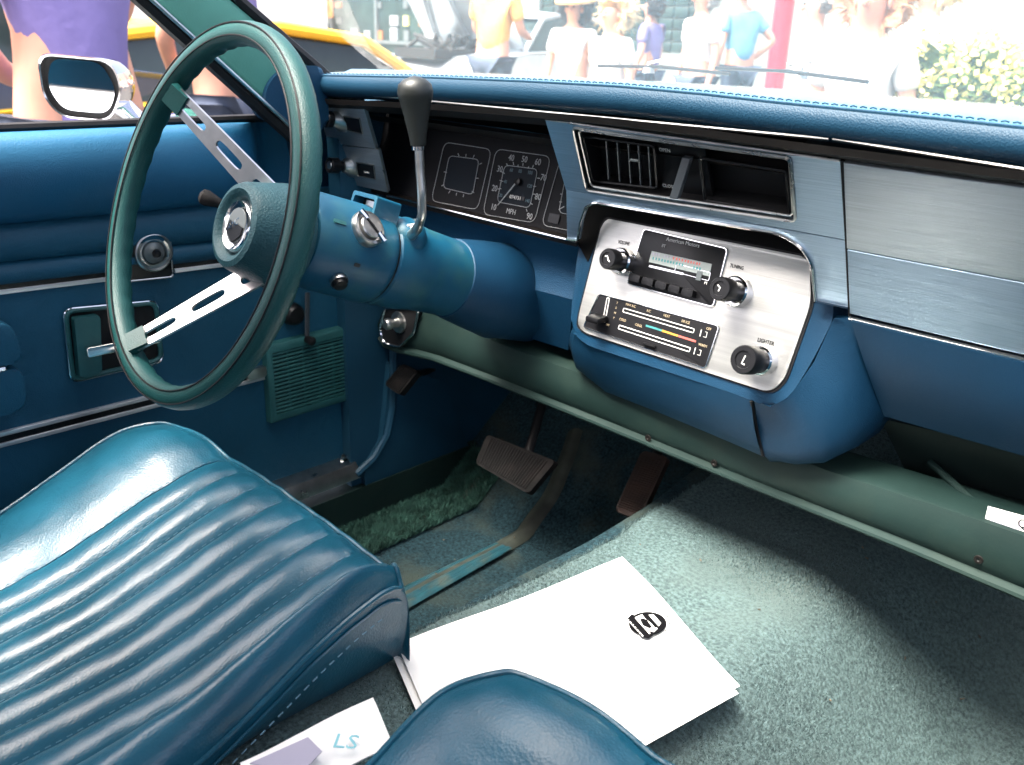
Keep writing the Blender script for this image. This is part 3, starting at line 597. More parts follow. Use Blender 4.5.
# pad end by the pillar
g = B(); c = side(291, 100, -.665)
g.slab(PX(-.622), rnd(uvs(PX(-.622), [(264, 96), (272, 78), (288, 66), (326, 66), (330, 130), (296, 130), (270, 118)]), .014), .045, 0, bevel=.012); g.out('pad_end', 'blue_plastic', dash)
g = B(); g.slab(PX(-.725), rnd(uvs(PX(-.725), [(285, 118), (330, 96), (350, 195), (310, 215), (296, 170)]), .01), .02, 0, bevel=.004); g.out('end_panel', 'blue_vinyl', dash)
# thin trims under the pad
def strip(name, a, b, Ya, Yb, r_, m, n=16):
    g = B(); pa, pb = front(*a, Ya), front(*b, Yb); g.tube([pa.lerp(pb, i/n) for i in range(n+1)], r_, 8); return g.out(name, m, dash)
strip('upper_trim', (312, 90), (829, 139), .75, .752, .0016, 'worn_chrome')
strip('upper_trim', (833, 139), (1080, 178), .752, .752, .0016, 'worn_chrome')
g = B(); rows = []
for x in np.linspace(-.65, .6, 30):
    z = pz(x)-.031; rows.append([(x, .746, z), (x, .749, z-.007), (x, .760, z-.0105), (x, .777, z-.017)])
g.grid(rows); g.out('recess_strip', 'dark_trim', dash)
g = B()   # underside of the hooded cluster
g.grid([[(x, .777, pz(x)-.048), (x, .80, pz(x)-.049), (x, .83, 1.088), (x, .90, 1.084)] for x in np.linspace(-.65, -.1, 12)]); g.out('cluster_hood', 'matte_black', dash)
g = B(); g.grid([[(x, y, z) for (y, z) in ((.79, 1.088), (.82, 1.08), (.86, 1.07))] for x in np.linspace(-.65, .6, 5)]); g.out('backing', 'dark_trim', dash)
# --- brushed vent panel (with opening) : built as strips round the opening
def panel_with_hole(g, pl, outer, hole, th):
    """outer & hole same vertex count outlines in uv"""
    def L_(pts, off): return [pl.w(u, v, off) for u, v in pts]
    g.grid([L_(outer, -th), L_(outer, 0), L_(hole, 0), L_(hole, -th)], closed_u=True, smooth=False)
out_px = [(545, 119), (690, 138), (840, 160), (845, 195), (848, 240), (700, 214), (566, 190), (555, 155)]
hol_px = [(573, 127), (680, 141), (791, 157), (793.5, 190), (796, 221), (692, 208), (587, 190), (578, 158)]
O = uvs(P1, out_px); H = uvs(P1, hol_px)
# snap hole to clean lines with rounded corners
def dens(p, n):
    r = []
    for i in range(len(p)):
        a, b = p[i], p[(i+1) % len(p)]
        for k in range(n): r.append((lerp(a[0], b[0], k/n), lerp(a[1], b[1], k/n)))
    return r
g = B(); hd = dens([H[0], H[2], H[4], H[6]], 8); od = dens([O[0], O[2], O[4], O[6]], 8)
panel_with_hole(g, P1, od, hd, .006); g.out('vent_panel', 'brushed_metal', dash)
g = B(); hr = rnd([H[0], H[2], H[4], H[6]], .006); ring(g, P1, hr, .0016, .001); ring(g, P1, rnd(uvs(P1, [(577, 131), (788, 160), (792, 217), (590, 187)]), .006), .0012, -.002)
g.out('vent_surround', 'worn_chrome', dash)
# lower half of the vent panel (arched over the radio)
low = [(566, 190), (848, 241), (849, 307), (816, 300), (812, 262), (802, 246), (780, 233), (595, 202), (586, 207), (581, 221), (578, 240), (567, 239)]
g = B(); lu = uvs(P1b, low); g.slab(P1b, rnd(lu, [0, 0, 0, 0, .012, .01, .01, .006, .006, 0, 0, 0]), .006, 0, bevel=.0008); g.out('radio_arch', 'brushed_metal', dash)
g = B(); arch = rnd(lu[2:][::1], [0, 0, .012, .01, .01, .006, .006, 0, 0, 0])
arch = rnd(lu, [0, 0, 0, 0, .012, .01, .01, .006, .006, 0, 0, 0])[2:]
g.tube([P1b.w(u, v, .0012) for u, v in arch], .0018, 6); g.out('arch_trim', 'chrome', dash)
g = B(); ed = [(546, 119), (840, 160)]; g.tube([P1.w(*P1.uv(*e), .001) for e in ed], .0013, 6); g.out('panel_trim', 'worn_chrome', dash)
# vent recess box
def recess(pl, uv, depth, m, name, parent):
    g = B(); g.grid([[pl.w(u, v, -.001) for u, v in uv], [pl.w(u, v, -depth) for u, v in uv]], closed_u=True, smooth=False); g.face([pl.w(u, v, -depth) for u, v in uv]); return g.out(name, m, parent)
vent = recess(P1, [H[0], H[2], H[4], H[6]], .035, 'black_plastic', 'vent_recess', dash)
def P1off(d): return Pl(P1.o+P1.n*d, P1.u, P1.v)
Pv = P1off(-.012)
g = B(); cu = uvs(Pv, [(583, 136), (654, 146), (657, 188), (593, 181)]); ring(g, Pv, rnd(cu, .004), .0016); g.out('louvre_frame', 'black_gloss', vent)
for i, px in enumerate((606, 617, 628, 638, 648)):
    g = B(); a, b = Pv.hit(px, 141+i*1.3), Pv.hit(px+2.5, 179+i*1.8); w = Vector((.0026, -.0045, 0))
    g.prism([a-w, a+w, b+w, b-w], [q_+Vector((.0009, .0012, 0)) for q_ in (a-w, a+w, b+w, b-w)], .0003); g.out('louvre', 'louvre_grey', vent)
g = B(); a = Pv.hit(637, 160); g.box(a+Vector((0, -.004, 0)), (.012, .004, .003), bevel=.001); g.out('louvre_tab', 'frame_metal', vent)
g = B(); a, b = Pv.hit(686, 158), P1off(.008).hit(673, 199); w = Vector((.005, 0, 0)); g.prism([a-w, a+w, b+w, b-w], [q_+Vector((0, .006, .002)) for q_ in (a-w, a+w, b+w, b-w)], .001); g.out('vent_lever', 'louvre_grey', vent)
g = B(); g.rect(Pv, *Pv.uv(662, 203)[:1], Pv.uv(664, 205)[1], Pv.uv(700, 150)[0], Pv.uv(690, 148)[1], .004, -.008); g.out('lever_plate', 'black_gloss', vent)
g = B(); ring(g, Pv, rnd(uvs(Pv, [(700, 158), (786, 171), (790, 214), (705, 200)]), .003), .0018); g.out('tray_rim', 'black_gloss', vent)
text('lettering', 'OPEN', Pv, 665, 150, .0055, 'gauge_mark', vent); text('lettering', 'CLOSE', Pv, 669, 186, .0055, 'gauge_mark', vent)
# --- passenger panels
g = B(); g.slab(P1, uvs(P1, [(844, 162), (1150, 204), (1150, 305), (847, 248)]), .006, .0015, bevel=.0012); g.out('passenger_panel', 'brushed_silver', dash)
g = B(); g.slab(P1b, uvs(P1b, [(847.5, 249), (1150, 306), (1150, 384), (850, 313)]), .006, .0015, bevel=.0012); g.out('passenger_lower_panel', 'brushed_metal', dash)
g = B(); a, b = P1b.uv(850, 317), P1b.uv(1150, 388); g.tube([P1b.w(*a, .001), P1b.w(*b, .001)], .0022, 8); g.out('lower_trim', 'chrome', dash)
# seam
g = B(); g.tube([P1.hit(842, 160), P1.hit(847, 247), P1b.hit(850, 316)], .0016, 6); g.out('seam', 'black_plastic', dash)
# glove box below
Y2 = .828
gt = [front(851, 321, .826), front(1150, 393, .826)]; gb = [front(884, 416, .872), front(1150, 492, .872)]
g = B(); rows = []
for i in range(21):
    a = gt[0].lerp(gt[1], i/20); b = gb[0].lerp(gb[1], i/20); row = []
    for k in range(9):
        t_ = k/8; q_ = a.lerp(b, t_); q_.y -= .008*math.sin(t_*math.pi)*min(1, i/2+.3); row.append(q_)
    rows.append([a+Vector((0, .012, .002))]+row+[b+Vector((0, .02, -.003)), b+Vector((0, .07, .0))])
g.grid(rows); g.out('glove_box', 'blue_plastic', dash)
g = B(); g.prism([front(850, 316, .836), front(1150, 388, .836), front(1150, 396, .836), front(852, 324, .836)], [front(850, 316, .86), front(1150, 388, .86), front(1150, 396, .86), front(852, 324, .86)]); g.out('glove_box_gap', 'black_plastic', dash)
# --- radio console housing (blue)
P2h = Pl(P2.o+P2.n*.004, P2.u, P2.v)
ho = [(582, 222), (600, 206), (812, 248), (832, 290), (834, 318), (812, 362), (790, 397), (768, 408), (750, 399), (586, 345), (570, 330), (573, 290)]
hu = uvs(P2h, ho)
g = B(); fr = rnd(hu, [.006, .01, .01, .01, .01, .02, .012, .01, .01, .014, .014, .01], 4)
cen = P2h.uv(690, 300)
fr_o = fr
g.slab(P2h, fr, .09, 0, bevel=.004); g.out('radio_housing', 'blue_plastic', dash)
# lower fascia (ash tray door) and knee bulge on the right
def quadgrid(g, a, b, c, d, n=10, bulge=0., axis=Vector((0, -1, 0))):
    rows = []
    for i in range(n+1):
        t_ = i/n; p0, p1 = a.lerp(d, t_), b.lerp(c, t_); rows.append([p0.lerp(p1, k/n)+axis*bulge*math.sin(math.pi*k/n)*math.sin(math.pi*t_) for k in range(n+1)])
    g.grid(rows)
def pf(px, py, off=0.): return P2h.hit(px, py)+P2h.n*off
g = B()
tl, tr = pf(577, 338), pf(752, 401); bl_, br = front(588, 383, .845), front(763, 456, .828)
top = [pf(569, 322, -.012), pf(574, 334), pf(600, 346), pf(640, 360), pf(700, 381), pf(751, 400)]
bot = [front(569, 345, .85), front(576, 368, .848), front(606, 392, .845), front(650, 409, .842), front(706, 432, .836), front(762, 456, .83)]
rows = [[p_+Vector((0, .004, .006)) for p_ in top], top]
for t_ in (.25, .5, .75, 1): rows.append([a.lerp(b, t_)+Vector((0, -.004*math.sin(t_*3.14), 0)) for a, b in zip(top, bot)])
rows.append([p_+Vector((0, .006, -.003)) for p_ in bot]); rows.append([p_+Vector((0, .07, 0)) for p_ in bot])
g.grid(rows); g.out('ash_tray_door', 'blue_plastic', dash)
g = B(); g.tube([pf(751, 401, .0), front(757, 430, .826), front(763, 456, .829)], .0018, 6); g.out('door_gap', 'black_plastic', dash)
g = B()
top = [pf(754, 400), pf(770, 407), pf(790, 396), pf(814, 362), pf(834, 318, 0), front(850, 318, .826)]
m1 = [front(758, 428, .826), front(790, 440, .822), front(818, 432, .822), front(842, 400, .826), front(856, 366, .832), front(862, 350, .845)]
m2 = [front(764, 455, .83), front(793, 464, .828), front(822, 466, .83), front(850, 448, .838), front(868, 420, .85), front(874, 392, .86)]
m3 = [front(770, 462, .85), front(795, 469, .85), front(824, 470, .85), front(856, 455, .86), front(878, 432, .87), front(884, 416, .873)]
rows = [[p_+Vector((0, .006, .002)) for p_ in top], top]
for A_, B_ in ((top, m1), (m1, m2), (m2, m3)):
    for t_ in (.34, .67, 1): rows.append([a.lerp(b, t_) for a, b in zip(A_, B_)])
rows.append([p_+Vector((0, .05, .01)) for p_ in m3])
for it in range(2):
    R2 = [r_[:] for r_ in rows]
    for i in range(2, len(rows)-1):
        for j in range(1, len(rows[0])-1): R2[i][j] = (rows[i][j]*2+rows[i-1][j]+rows[i+1][j]+rows[i][j-1]+rows[i][j+1])/6
    rows = R2
g.grid(rows); g.out('knee_bolster', 'blue_plastic', dash)
# --- silver plate
pu = uvs(P2h, [(609, 219), (806, 257), (811, 264), (812, 304), (786, 378), (776, 389), (766, 391), (587, 333), (579, 326), (581, 312), (603, 226)])
pr = rnd(pu, [.004, .004, .004, .01, .006, .006, .006, .006, .006, .006, .004], 3)
pc = np.mean(np.array(pu), 0)
blk = [(pc[0]+(u-pc[0])*1.022, pc[1]+(v-pc[1])*1.03) for u, v in pr]
g = B(); g.slab(P2h, blk, .004, .0012); g.out('plate_gasket', 'black_plastic', dash)
g = B(); g.slab(P2h, uvs(P2h, [(579, 245), (580, 214), (588, 203), (600, 200), (800, 240), (816, 258), (818, 302), (808, 304), (806, 262), (800, 256), (612, 220), (603, 228), (588, 262)]), .004, .0008); g.out('painted_gap_shadow', 'matte_black', dash)  # flat black sheet painting the shadow under the arch
g = B(); g.slab(P2h, pr, .004, .0032, bevel=.0008); plate = g.out('radio_plate', 'silver_plate', dash)
Pp = Pl(P2h.o+P2h.n*.0034, P2h.u, P2h.v)
def q4(*p): return uvs(Pp, p)
# radio
rq = rnd(q4((645, 229), (728.5, 249), (714, 307), (628, 284)), .005)
g = B(); g.slab(Pp, rq, .012, .0022, bevel=.0006); radio = g.out('radio', 'black_gloss', dash)
g = B(); ring(g, Pp, [(pc_[0], pc_[1]) for pc_ in rq], .0010, .0018)
ring(g, Pp, rnd(q4((678, 264), (712, 273), (710, 281), (676, 272)), .0015), .0005, .0028)
g.out('chrome_border', 'chrome', radio)
Pr = Pl(Pp.o+Pp.n*.0026, Pp.u, Pp.v)
def rbox(name, m, parent, pl, pts, th=.0012, off=.0012, r_=0., bevel=0.):
    g = B(); p_ = uvs(pl, pts); g.slab(pl, rnd(p_, r_) if r_ else p_, th, off, bevel); return g.out(name, m, parent)
rbox('dial_glass', 'dial_grey', radio, Pr, [(652, 251), (712, 264), (709.5, 276.5), (649, 262)], .0006, .0004)
g = B(); g.mi = 0
dcol = ['violet_ink', 'teal_mark', 'red_mark']
g = B()
for i in range(17):
    for r_ in range(2):
        if random.random() < .15: continue
        bx, by = 653+i*2.9, 253.5+i*.66+r_*4.6; u, v = Pr.uv(bx, by); g.mi = (1 if i < 5 else (2 if i > 9 and r_ == 0 else 1)) if r_ else (0 if i < 7 else 2)
        g.rect(Pr, u, v-.0014, u+.0022*random.uniform(.6, 1), v+.0014, .0003, .0008)
g.out('dial_numbers', dcol, radio)
rbox('dial_pointer', 'frame_metal', radio, Pr, [(698, 271), (703, 272), (701, 281), (696, 280)], .001, .0015)
rbox('tuning_band', 'chrome', radio, Pr, [(650, 265), (684, 273), (683.5, 275), (649, 267)], .0008, .001)
text('lettering', 'American Motors', Pr, 683, 242.5, .0062, 'white_mark', radio, off=.0006)
text('lettering', '8T', Pr, 664, 246, .005, 'gauge_mark', radio, off=.0006)
for i in range(5):
    a, b = 633.5+i*13.2, 273.5+i*3.7
    g = B(); p_ = uvs(Pr, [(a, b), (a+10.5, b+2.9), (a+8.8, b+9.8), (a-1.8, b+6.9)]); g.slab(Pr, rnd(p_, .0012), .009, .008, bevel=.001); g.out('preset_button', 'black_gloss', radio)
text('lettering', 'M', Pr, 706, 283, .005, 'white_mark', radio)
# knobs
def knob(name, px, py, r_, L, parent, cap=True, collar='chrome', m='black_gloss', cr=1.35, mark=None):
    o = Pp.hit(px, py); a = Pp.n; g = B(); g.lathe(o, a, [(0, 0), (0, r_*cr), (.003, r_*cr), (.006, r_*cr*.93), (.012, r_*cr*.95), (.014, r_*cr*.85), (.014, 0)], 32); k0 = g.out(name, collar, parent)
    g = B(); pr_ = [(.012, 0), (.012, r_*.8), (L*.55, r_*.8), (L*.6, r_), (L-.002, r_), (L, r_*.9), (L, r_*.62), (L-.0015, r_*.58), (L-.0015, 0)]; g.lathe(o, a, pr_, 32); g.out('cap', m, k0)
    KP = Pl(o+a*(L-.0012), Pp.u, Pp.v); g = B(); ic = {'volume_knob': [[(-.004, .002), (-.001, .003), (.001, -.001), (.004, -.003)]], 'tuning_knob': [[(-.0035, .003), (0, .001), (-.001, -.003)], [(.0035, .002), (.001, -.001), (.003, -.003)]], 'cigarette_lighter': [[(.001, .0045), (.0, 0), (-.001, -.004), (.0025, -.0045)]]}[name]
    for pl_ in ic: g.tube([KP.w(*q_) for q_ in pl_], .0008, 6); g.out('inlay', 'white_mark', k0); return k0
kv = knob('volume_knob', 625, 262, .0122, .036, radio)
kt = knob('tuning_knob', 739, 292, .0126, .042, radio)
kl = knob('cigarette_lighter', 764, 361, .0150, .046, dash, cr=1.05)
text('lettering', 'VOLUME', Pp, 624, 243, .0058, 'ink', plate, wide=.75); text('lettering', 'TUNING', Pp, 737, 267, .0058, 'ink', plate, wide=.75); text('lettering', 'LIGHTER', Pp, 766, 342, .0062, 'ink', plate, wide=.8)
# heater control
hq = rnd(q4((600, 294), (720, 326), (706, 368.5), (584, 327)), .005)
g = B(); g.slab(Pp, hq, .008, .0014, bevel=.0006); heat = g.out('heater_control', 'gauge_black', dash)
g = B(); ring(g, Pp, hq, .0009, .0016); g.out('chrome_border', 'chrome', heat)
Ph = Pl(Pp.o+Pp.n*.0014, Pp.u, Pp.v)
def slot(a, b, hh, name='slot'):
    (u0, v0), (u1, v1) = Ph.uv(*a), Ph.uv(*b); d = Vector((u1-u0, v1-v0)); n_ = Vector((-d.y, d.x)).normalized()*hh
    pts = [(u0+n_.x, v0+n_.y), (u1+n_.x, v1+n_.y), (u1-n_.x, v1-n_.y), (u0-n_.x, v0-n_.y)]
    g = B(); ring(g, Ph, rnd(pts, hh*.5, 3), .0006, .0004); return g.out(name, 'white_mark', heat)
slot((623.5, 310), (694, 331), .0022); slot((619, 327), (690, 350), .0022); slot((608.5, 298), (604, 322), .0018)
for i, (t1, a, b) in enumerate((('MAX A/C', 631, 305.5), ('A/C', 649, 311), ('HEAT', 667, 316), ('DE-ICE', 686, 322), ('OFF', 709, 329), ('COLD', 623, 320), ('COOL', 639, 325.5), ('WARM', 703, 345.5))):
    text('lettering', t1, Ph, a, b, .0042, 'tan_mark', heat, wide=.85)
text('lettering', 'OFF', Ph, 608, 325, .0036, 'tan_mark', heat, wide=.8)
for i, t1 in enumerate('TEMP'): text('lettering', t1, Ph, 617.5-i*1.1, 303+i*5, .0036, 'tan_mark', heat)
for (a, b, m) in (((646, 325.5), (662, 330.5), 'teal_mark'), ((662.3, 330.6), (678, 335.8), 'amber_mark'), ((678.3, 335.9), (696, 341.5), 'red_mark')):
    (u0, v0), (u1, v1) = Ph.uv(*a), Ph.uv(*b); g = B(); g.slab(Ph, [(u0, v0-.0011), (u1, v1-.0011), (u1, v1+.0011), (u0, v0+.0011)], .0005, .0005); g.out('colour_band', m, heat)
for a, b in ((701, 333), (695, 351)):
    g = B(); u, v = Ph.uv(a, b); g.rect(Ph, u-.0004, v-.0038, u+.0004, v+.0038, .002, .001); g.rect(Ph, u+.004, v-.0034, u+.0078, v-.0029, .0006, .0006); g.rect(Ph, u+.005, v+.0024, u+.0078, v+.0029, .0006, .0006); g.rect(Ph, u+.0073, v-.0030, u+.0078, v+.0025, .0006, .0006); g.out('slide_mark', 'white_mark', heat)
g = B(); a = Ph.hit(607, 318); g.box(a+Ph.n*.012+Vector((-.006, 0, -.003)), (.02, .022, .008), bevel=.003); g.out('lever', 'black_gloss', heat)
g = B(); a = Ph.hit(650, 345); g.box(a+Ph.n*.002, (.018, .004, .002), bevel=.001); g.out('lower_lever', 'black_gloss', heat)
# shade between the arch and the plate is the painted black sheet above
# --- instrument cluster
cf = uvs(P3, [(352, 100), (590, 110), (590, 252), (560, 240), (388, 198), (340, 180)])
g = B(); g.slab(P3, [(P3.uv(330, 90)[0], .125), (P3.uv(590, 170)[0], .125), (P3.uv(590, 250)[0]+.0, 0.004), (P3.uv(345, 185)[0], .004)], .01, 0); clus = g.out('instrument_cluster', 'gauge_black', dash)
b0, b1 = P3.hit(388, 195), P3.hit(580, 243)
g = B(); g.tube([P1b.hit(388, 195.5), P1b.hit(577, 242)], .0018, 8); g.out('cluster_trim', 'chrome', dash)
a0, a1 = P1b.hit(384, 190), P1b.hit(570, 238)
g = B(); g.prism([P1b.hit(386, 195.5), P1b.hit(577, 242), P1b.hit(577, 247), P1b.hit(386, 200)], [P3.hit(386, 191), P3.hit(577, 237), P3.hit(577, 247), P3.hit(386, 200)]); g.out('cluster_ledge', 'dark_trim', dash)
def gz(x, y): return 420+x/6.4, 130+y/6.4       # positions measured on the gauge faces
G1 = Pl(P3.o+P3.n*.0006, P3.u, P3.v)
def gauge(outer, inner, thick=.00042):
    g = B(); ring(g, G1, rnd(uvs(G1, [gz(*p_) for p_ in outer]), .012), thick, .001); g.out('gauge_outline', 'gauge_mark', clus)
    p_ = rnd(uvs(G1, [gz(*q_) for q_ in inner]), .008); g = B(); g.slab(G1, p_, .002, .0006); g.out('gauge_centre', 'gauge_inner', clus)
    g = B(); ring(g, G1, p_, .00045, .001); g.out('gauge_ring', 'gauge_mark', clus)
gauge([(160, 78), (462, 125), (372, 512), (75, 455)], [(190, 165), (382, 190), (340, 415), (150, 370)])
gauge([(490, 122), (842, 170), (735, 595), (405, 540)], [(545, 225), (758, 252), (705, 500), (495, 460)])
gauge([(900, 190), (1150, 215), (1050, 660), (780, 610)], [(935, 300), (1120, 330), (1080, 560), (890, 530)])
g = B()
def tick(a, b, w=.0005): 
    (u0, v0), (u1, v1) = G1.uv(*gz(*a)), G1.uv(*gz(*b)); d = Vector((u1-u0, v1-v0)); n_ = Vector((-d.y, d.x)).normalized()*w
    g.slab(G1, [(u0+n_.x, v0+n_.y), (u1+n_.x, v1+n_.y), (u1-n_.x, v1-n_.y), (u0-n_.x, v0-n_.y)], .0003, .0008)
for a, b in (((245, 150), (252, 168)), ((297, 155), (295, 172)), ((350, 160), (342, 178)), ((398, 212), (382, 220)), ((376, 310), (358, 308)), ((348, 402), (334, 392)), ((278, 430), (282, 412)), ((233, 420), (237, 402)), ((185, 405), (196, 388)), ((140, 358), (156, 350)), ((155, 268), (175, 272)),
             ((598, 205), (602, 225)), ((662, 212), (660, 230)), ((728, 225), (722, 243)), ((555, 215), (566, 232)), ((525, 268), (545, 280)), ((512, 322), (535, 330)), ((500, 378), (522, 376)), ((500, 480), (512, 465)), ((770, 310), (750, 308)), ((740, 412), (722, 410)), ((688, 522), (682, 505)), ((722, 478), (708, 466)), ((628, 235), (630, 222)), ((694, 248), (698, 234)), ((745, 362), (728, 360)), ((900, 410), (912, 412)), ((895, 460), (910, 462)), ((890, 510), (925, 490))): tick(a, b)
g.out('tick_marks', 'gauge_mark', clus)
for t1, a, b in (('10', 473, 495), ('20', 480, 375), ('30', 513, 252), ('40', 587, 180), ('50', 671, 190), ('60', 757, 207), ('70', 793, 307), ('80', 757, 430), ('90', 703, 555), ('MPH', 585, 524)):
    text('numeral', t1, G1, *gz(a, b), .0118 if t1 != 'MPH' else .0098, 'gauge_mark', clus, off=.0008, wide=.9)
for t1, a, b in (('40', 550, 333), ('60', 588, 258), ('80', 645, 265), ('100', 708, 275), ('120', 705, 360), ('20', 520, 420), ('140', 690, 455)):
    text('small_numeral', t1, G1, *gz(a, b), .0068, 'small_mark', clus, off=.0012, wide=.9)
g = B(); (u0, v0), (u1, v1) = G1.uv(*gz(565, 400)), G1.uv(*gz(672, 455)); g.rect(G1, u0, v1, u1, v0-.002, .001, .0022); g.out('odometer', 'black_gloss', clus)
text('odometer_digits', '074731', G1, *gz(620, 436), .0068, 'white_mark', clus, off=.0032, wide=1.05)
g = B(); (u0, v0), (u1, v1) = G1.uv(*gz(650, 318)), G1.uv(*gz(510, 485)); g.tube([G1.w(u0, v0, .005), G1.w(u1, v1, .004)], [.0011, .0006], 6); g.out('needle', 'gauge_mark', clus)
g = B(); g.lathe(G1.w(*G1.uv(*gz(640, 335)), 0), G1.n, [(0, .005), (.006, .0045), (.007, 0)], 20); g.out('needle_hub', 'black_gloss', clus)
g = B(); g.rect(G1, *(lambda a, b: (a[0], a[1], b[0], b[1]))(G1.uv(*gz(820, 590)), G1.uv(*gz(900, 545))), .001, .0015, r=.002); g.out('warning_lamp', 'black_gloss', clus)
# --- switch panel at the left
sp = uvs(P1, [(316, 98.5), (362, 101), (376, 148.5)]); sp2 = uvs(P1b, [(329, 145), (378, 149), (388, 192.5), (342, 182), (334, 170)])
g = B(); g.slab(P1, rnd(uvs(P1, [(316, 98.5), (362, 101), (376, 148.5), (328, 143)]), .002), .005, 0, bevel=.0008); swp = g.out('switch_panel', 'brushed_silver', dash)
g = B(); g.slab(P1b, rnd(sp2, .003), .005, 0, bevel=.0008); g.out('lower_plate', 'brushed_silver', swp)
g = B(); g.tube([P1.hit(316, 98.5), P1.hit(362, 101), P1.hit(376, 148.5), P1b.hit(379, 149.5), P1b.hit(388, 192)], .0012, 6); g.out('plate_trim', 'worn_chrome', swp)
for (pl, x, y, wq, kx, L, nm) in ((P1, 339, 120, [(344, 116), (360, 118), (363, 133.5), (347, 130)], .013, .028, 'headlight_switch'), (P1b, 350, 166, [(357, 162), (374, 165), (376, 179), (359, 176)], .013, .042, 'wiper_switch')):
    KA = Vector((0, -1, .1)).normalized()
    o = pl.hit(x, y)-KA*.004; g = B(); g.lathe(o, KA, [(-.006, .017), (.004, .016), (.012, .0115), (.018, .0095), (.018, 0)], 28); k0 = g.out(nm, 'worn_chrome', dash)
    g = B(); g.lathe(o, KA, [(.01, .007), (L*.6, .007), (L*.65, .0115), (L-.001, .0115), (L, .0105), (L, .008), (L-.001, .007), (L-.001, 0)], 28); g.out('knob', 'black_gloss', k0)
    g = B(); g.lathe(o+KA*(L-.0008), KA, [(0, .006), (.0008, .0055), (.0008, 0)], 16); g.out('symbol_disc', 'worn_chrome', k0)
    g = B(); u_ = uvs(pl, wq); g.slab(pl, u_, .002, .001); wd = g.out('switch_window', 'black_gloss', swp)
    g = B(); ring(g, pl, u_, .0009, .0012); g.out('window_rim', 'worn_chrome', wd)
text('lettering', 'WIPER WASH', P1b, 367.5, 172, .0042, 'white_mark', swp, off=.0018, wide=.5)
# --- blue lower instrument panel and cavity
g = B(); top = [front(x_, y_, .838) for x_, y_ in ((300, 172), (340, 186), (388, 199), (480, 221), (578, 246))]
mid = [front(x_, y_, .845) for x_, y_ in ((305, 230), (350, 240), (400, 250), (480, 275), (574, 300))]
bot = [front(x_, y_, .87) for x_, y_ in ((330, 290), (370, 298), (420, 308), (490, 326), (568, 350))]
rows = [[p_+Vector((0, .03, .004)) for p_ in top], top]
for t_ in (.3, .6, 1): rows.append([a.lerp(b, t_)+Vector((0, .018*math.sin(t_*3.14), 0)) for a, b in zip(top, mid)])
for t_ in (.4, .8, 1): rows.append([a.lerp(b, t_) for a, b in zip(mid, bot)])
rows.append([p_+Vector((0, .08, 0)) for p_ in bot]); g.grid(rows); g.out('lower_panel', 'blue_vinyl', dash)
# --- green lower rail
PR = PYk(.856, .75, 0.)
rail_top = [(379, 318), (384, 306), (420, 308), (470, 333), (528, 355), (640, 396), (826, 471), (955, 513), (1024, 537), (1200, 601)]
rail_bot = [(381, 338), (386, 346), (399, 351), (434, 359), (490, 380), (600, 424), (740, 481), (900, 545), (1024, 597), (1200, 671)]
g = B(); rows = []
T_ = [PR.hit(*p_) for p_ in rail_top]; Bo = [PR.hit(*p_) for p_ in rail_bot]
def dense(L_, n=5):
    r = []
    for i in range(len(L_)-1):
        for k in range(n): r.append(L_[i].lerp(L_[i+1], k/n))
    return r+[L_[-1]]
T_, Bo = dense(T_), dense(Bo)
for a, b in zip(T_, Bo):
    rows.append([a+Vector((0, .06, .003)), a+Vector((0, .008, .002)), a+Vector((0, .002, 0)), a.lerp(b, .3)+Vector((0, -.004, 0)), a.lerp(b, .7)+Vector((0, -.004, 0)), a.lerp(b, .86)+Vector((0, .001, 0)), a.lerp(b, .93)+Vector((0, -.006, 0)), b+Vector((0, -.007, .001)), b+Vector((0, -.003, -.003)), b+Vector((0, .05, -.004))])
g.grid(rows); rail = g.out('lower_rail', 'green_paint', dash)
for px, py in ((650, 437), (716, 462), (980, 558)):
    g = B(); g.lathe(PR.hit(px, py)+Vector((0, -.004, 0)), (0, -1, 0), [(0, .0045), (.001, .004), (.001, .002), (-.001, 0)], 14); g.out('rail_screw', 'dark_trim', rail)
# bezel with a chrome pull knob at the rail's left end
PB = PYk(.848, .75, 0.)
bz = rnd(uvs(PB, [(385, 308), (419, 309), (414, 333), (400, 347), (384, 343), (380, 330)]), .008)
g = B(); g.slab(PB, bz, .012, 0, bevel=.002); bzl = g.out('pull_bezel', 'black_plastic', rail)
g = B(); ring(g, PB, bz, .0022, .0005); g.out('bezel_trim', 'chrome', rail)
o = PB.hit(399, 322); g = B(); g.lathe(o, (0, -1, .05), [(0, .018), (.003, .017), (.004, .008), (.016, .006), (.018, .009), (.024, .0095), (.028, .007), (.029, 0)], 28); g.out('pull_knob', 'worn_chrome', rail)
# green inner brace under the glove box, with tag
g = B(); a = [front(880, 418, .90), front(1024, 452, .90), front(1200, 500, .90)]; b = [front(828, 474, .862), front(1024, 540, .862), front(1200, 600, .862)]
g.grid([a, [front(905, 470, .96), front(1024, 500, .95), front(1200, 555, .95)], b]); g.out('brace', 'brace_green_shaded', dash)
g = B(); g.tube([front(930, 462, .93), front(985, 512, .89)], .004, 8); g.out('brace_rod', 'green_paint', dash)
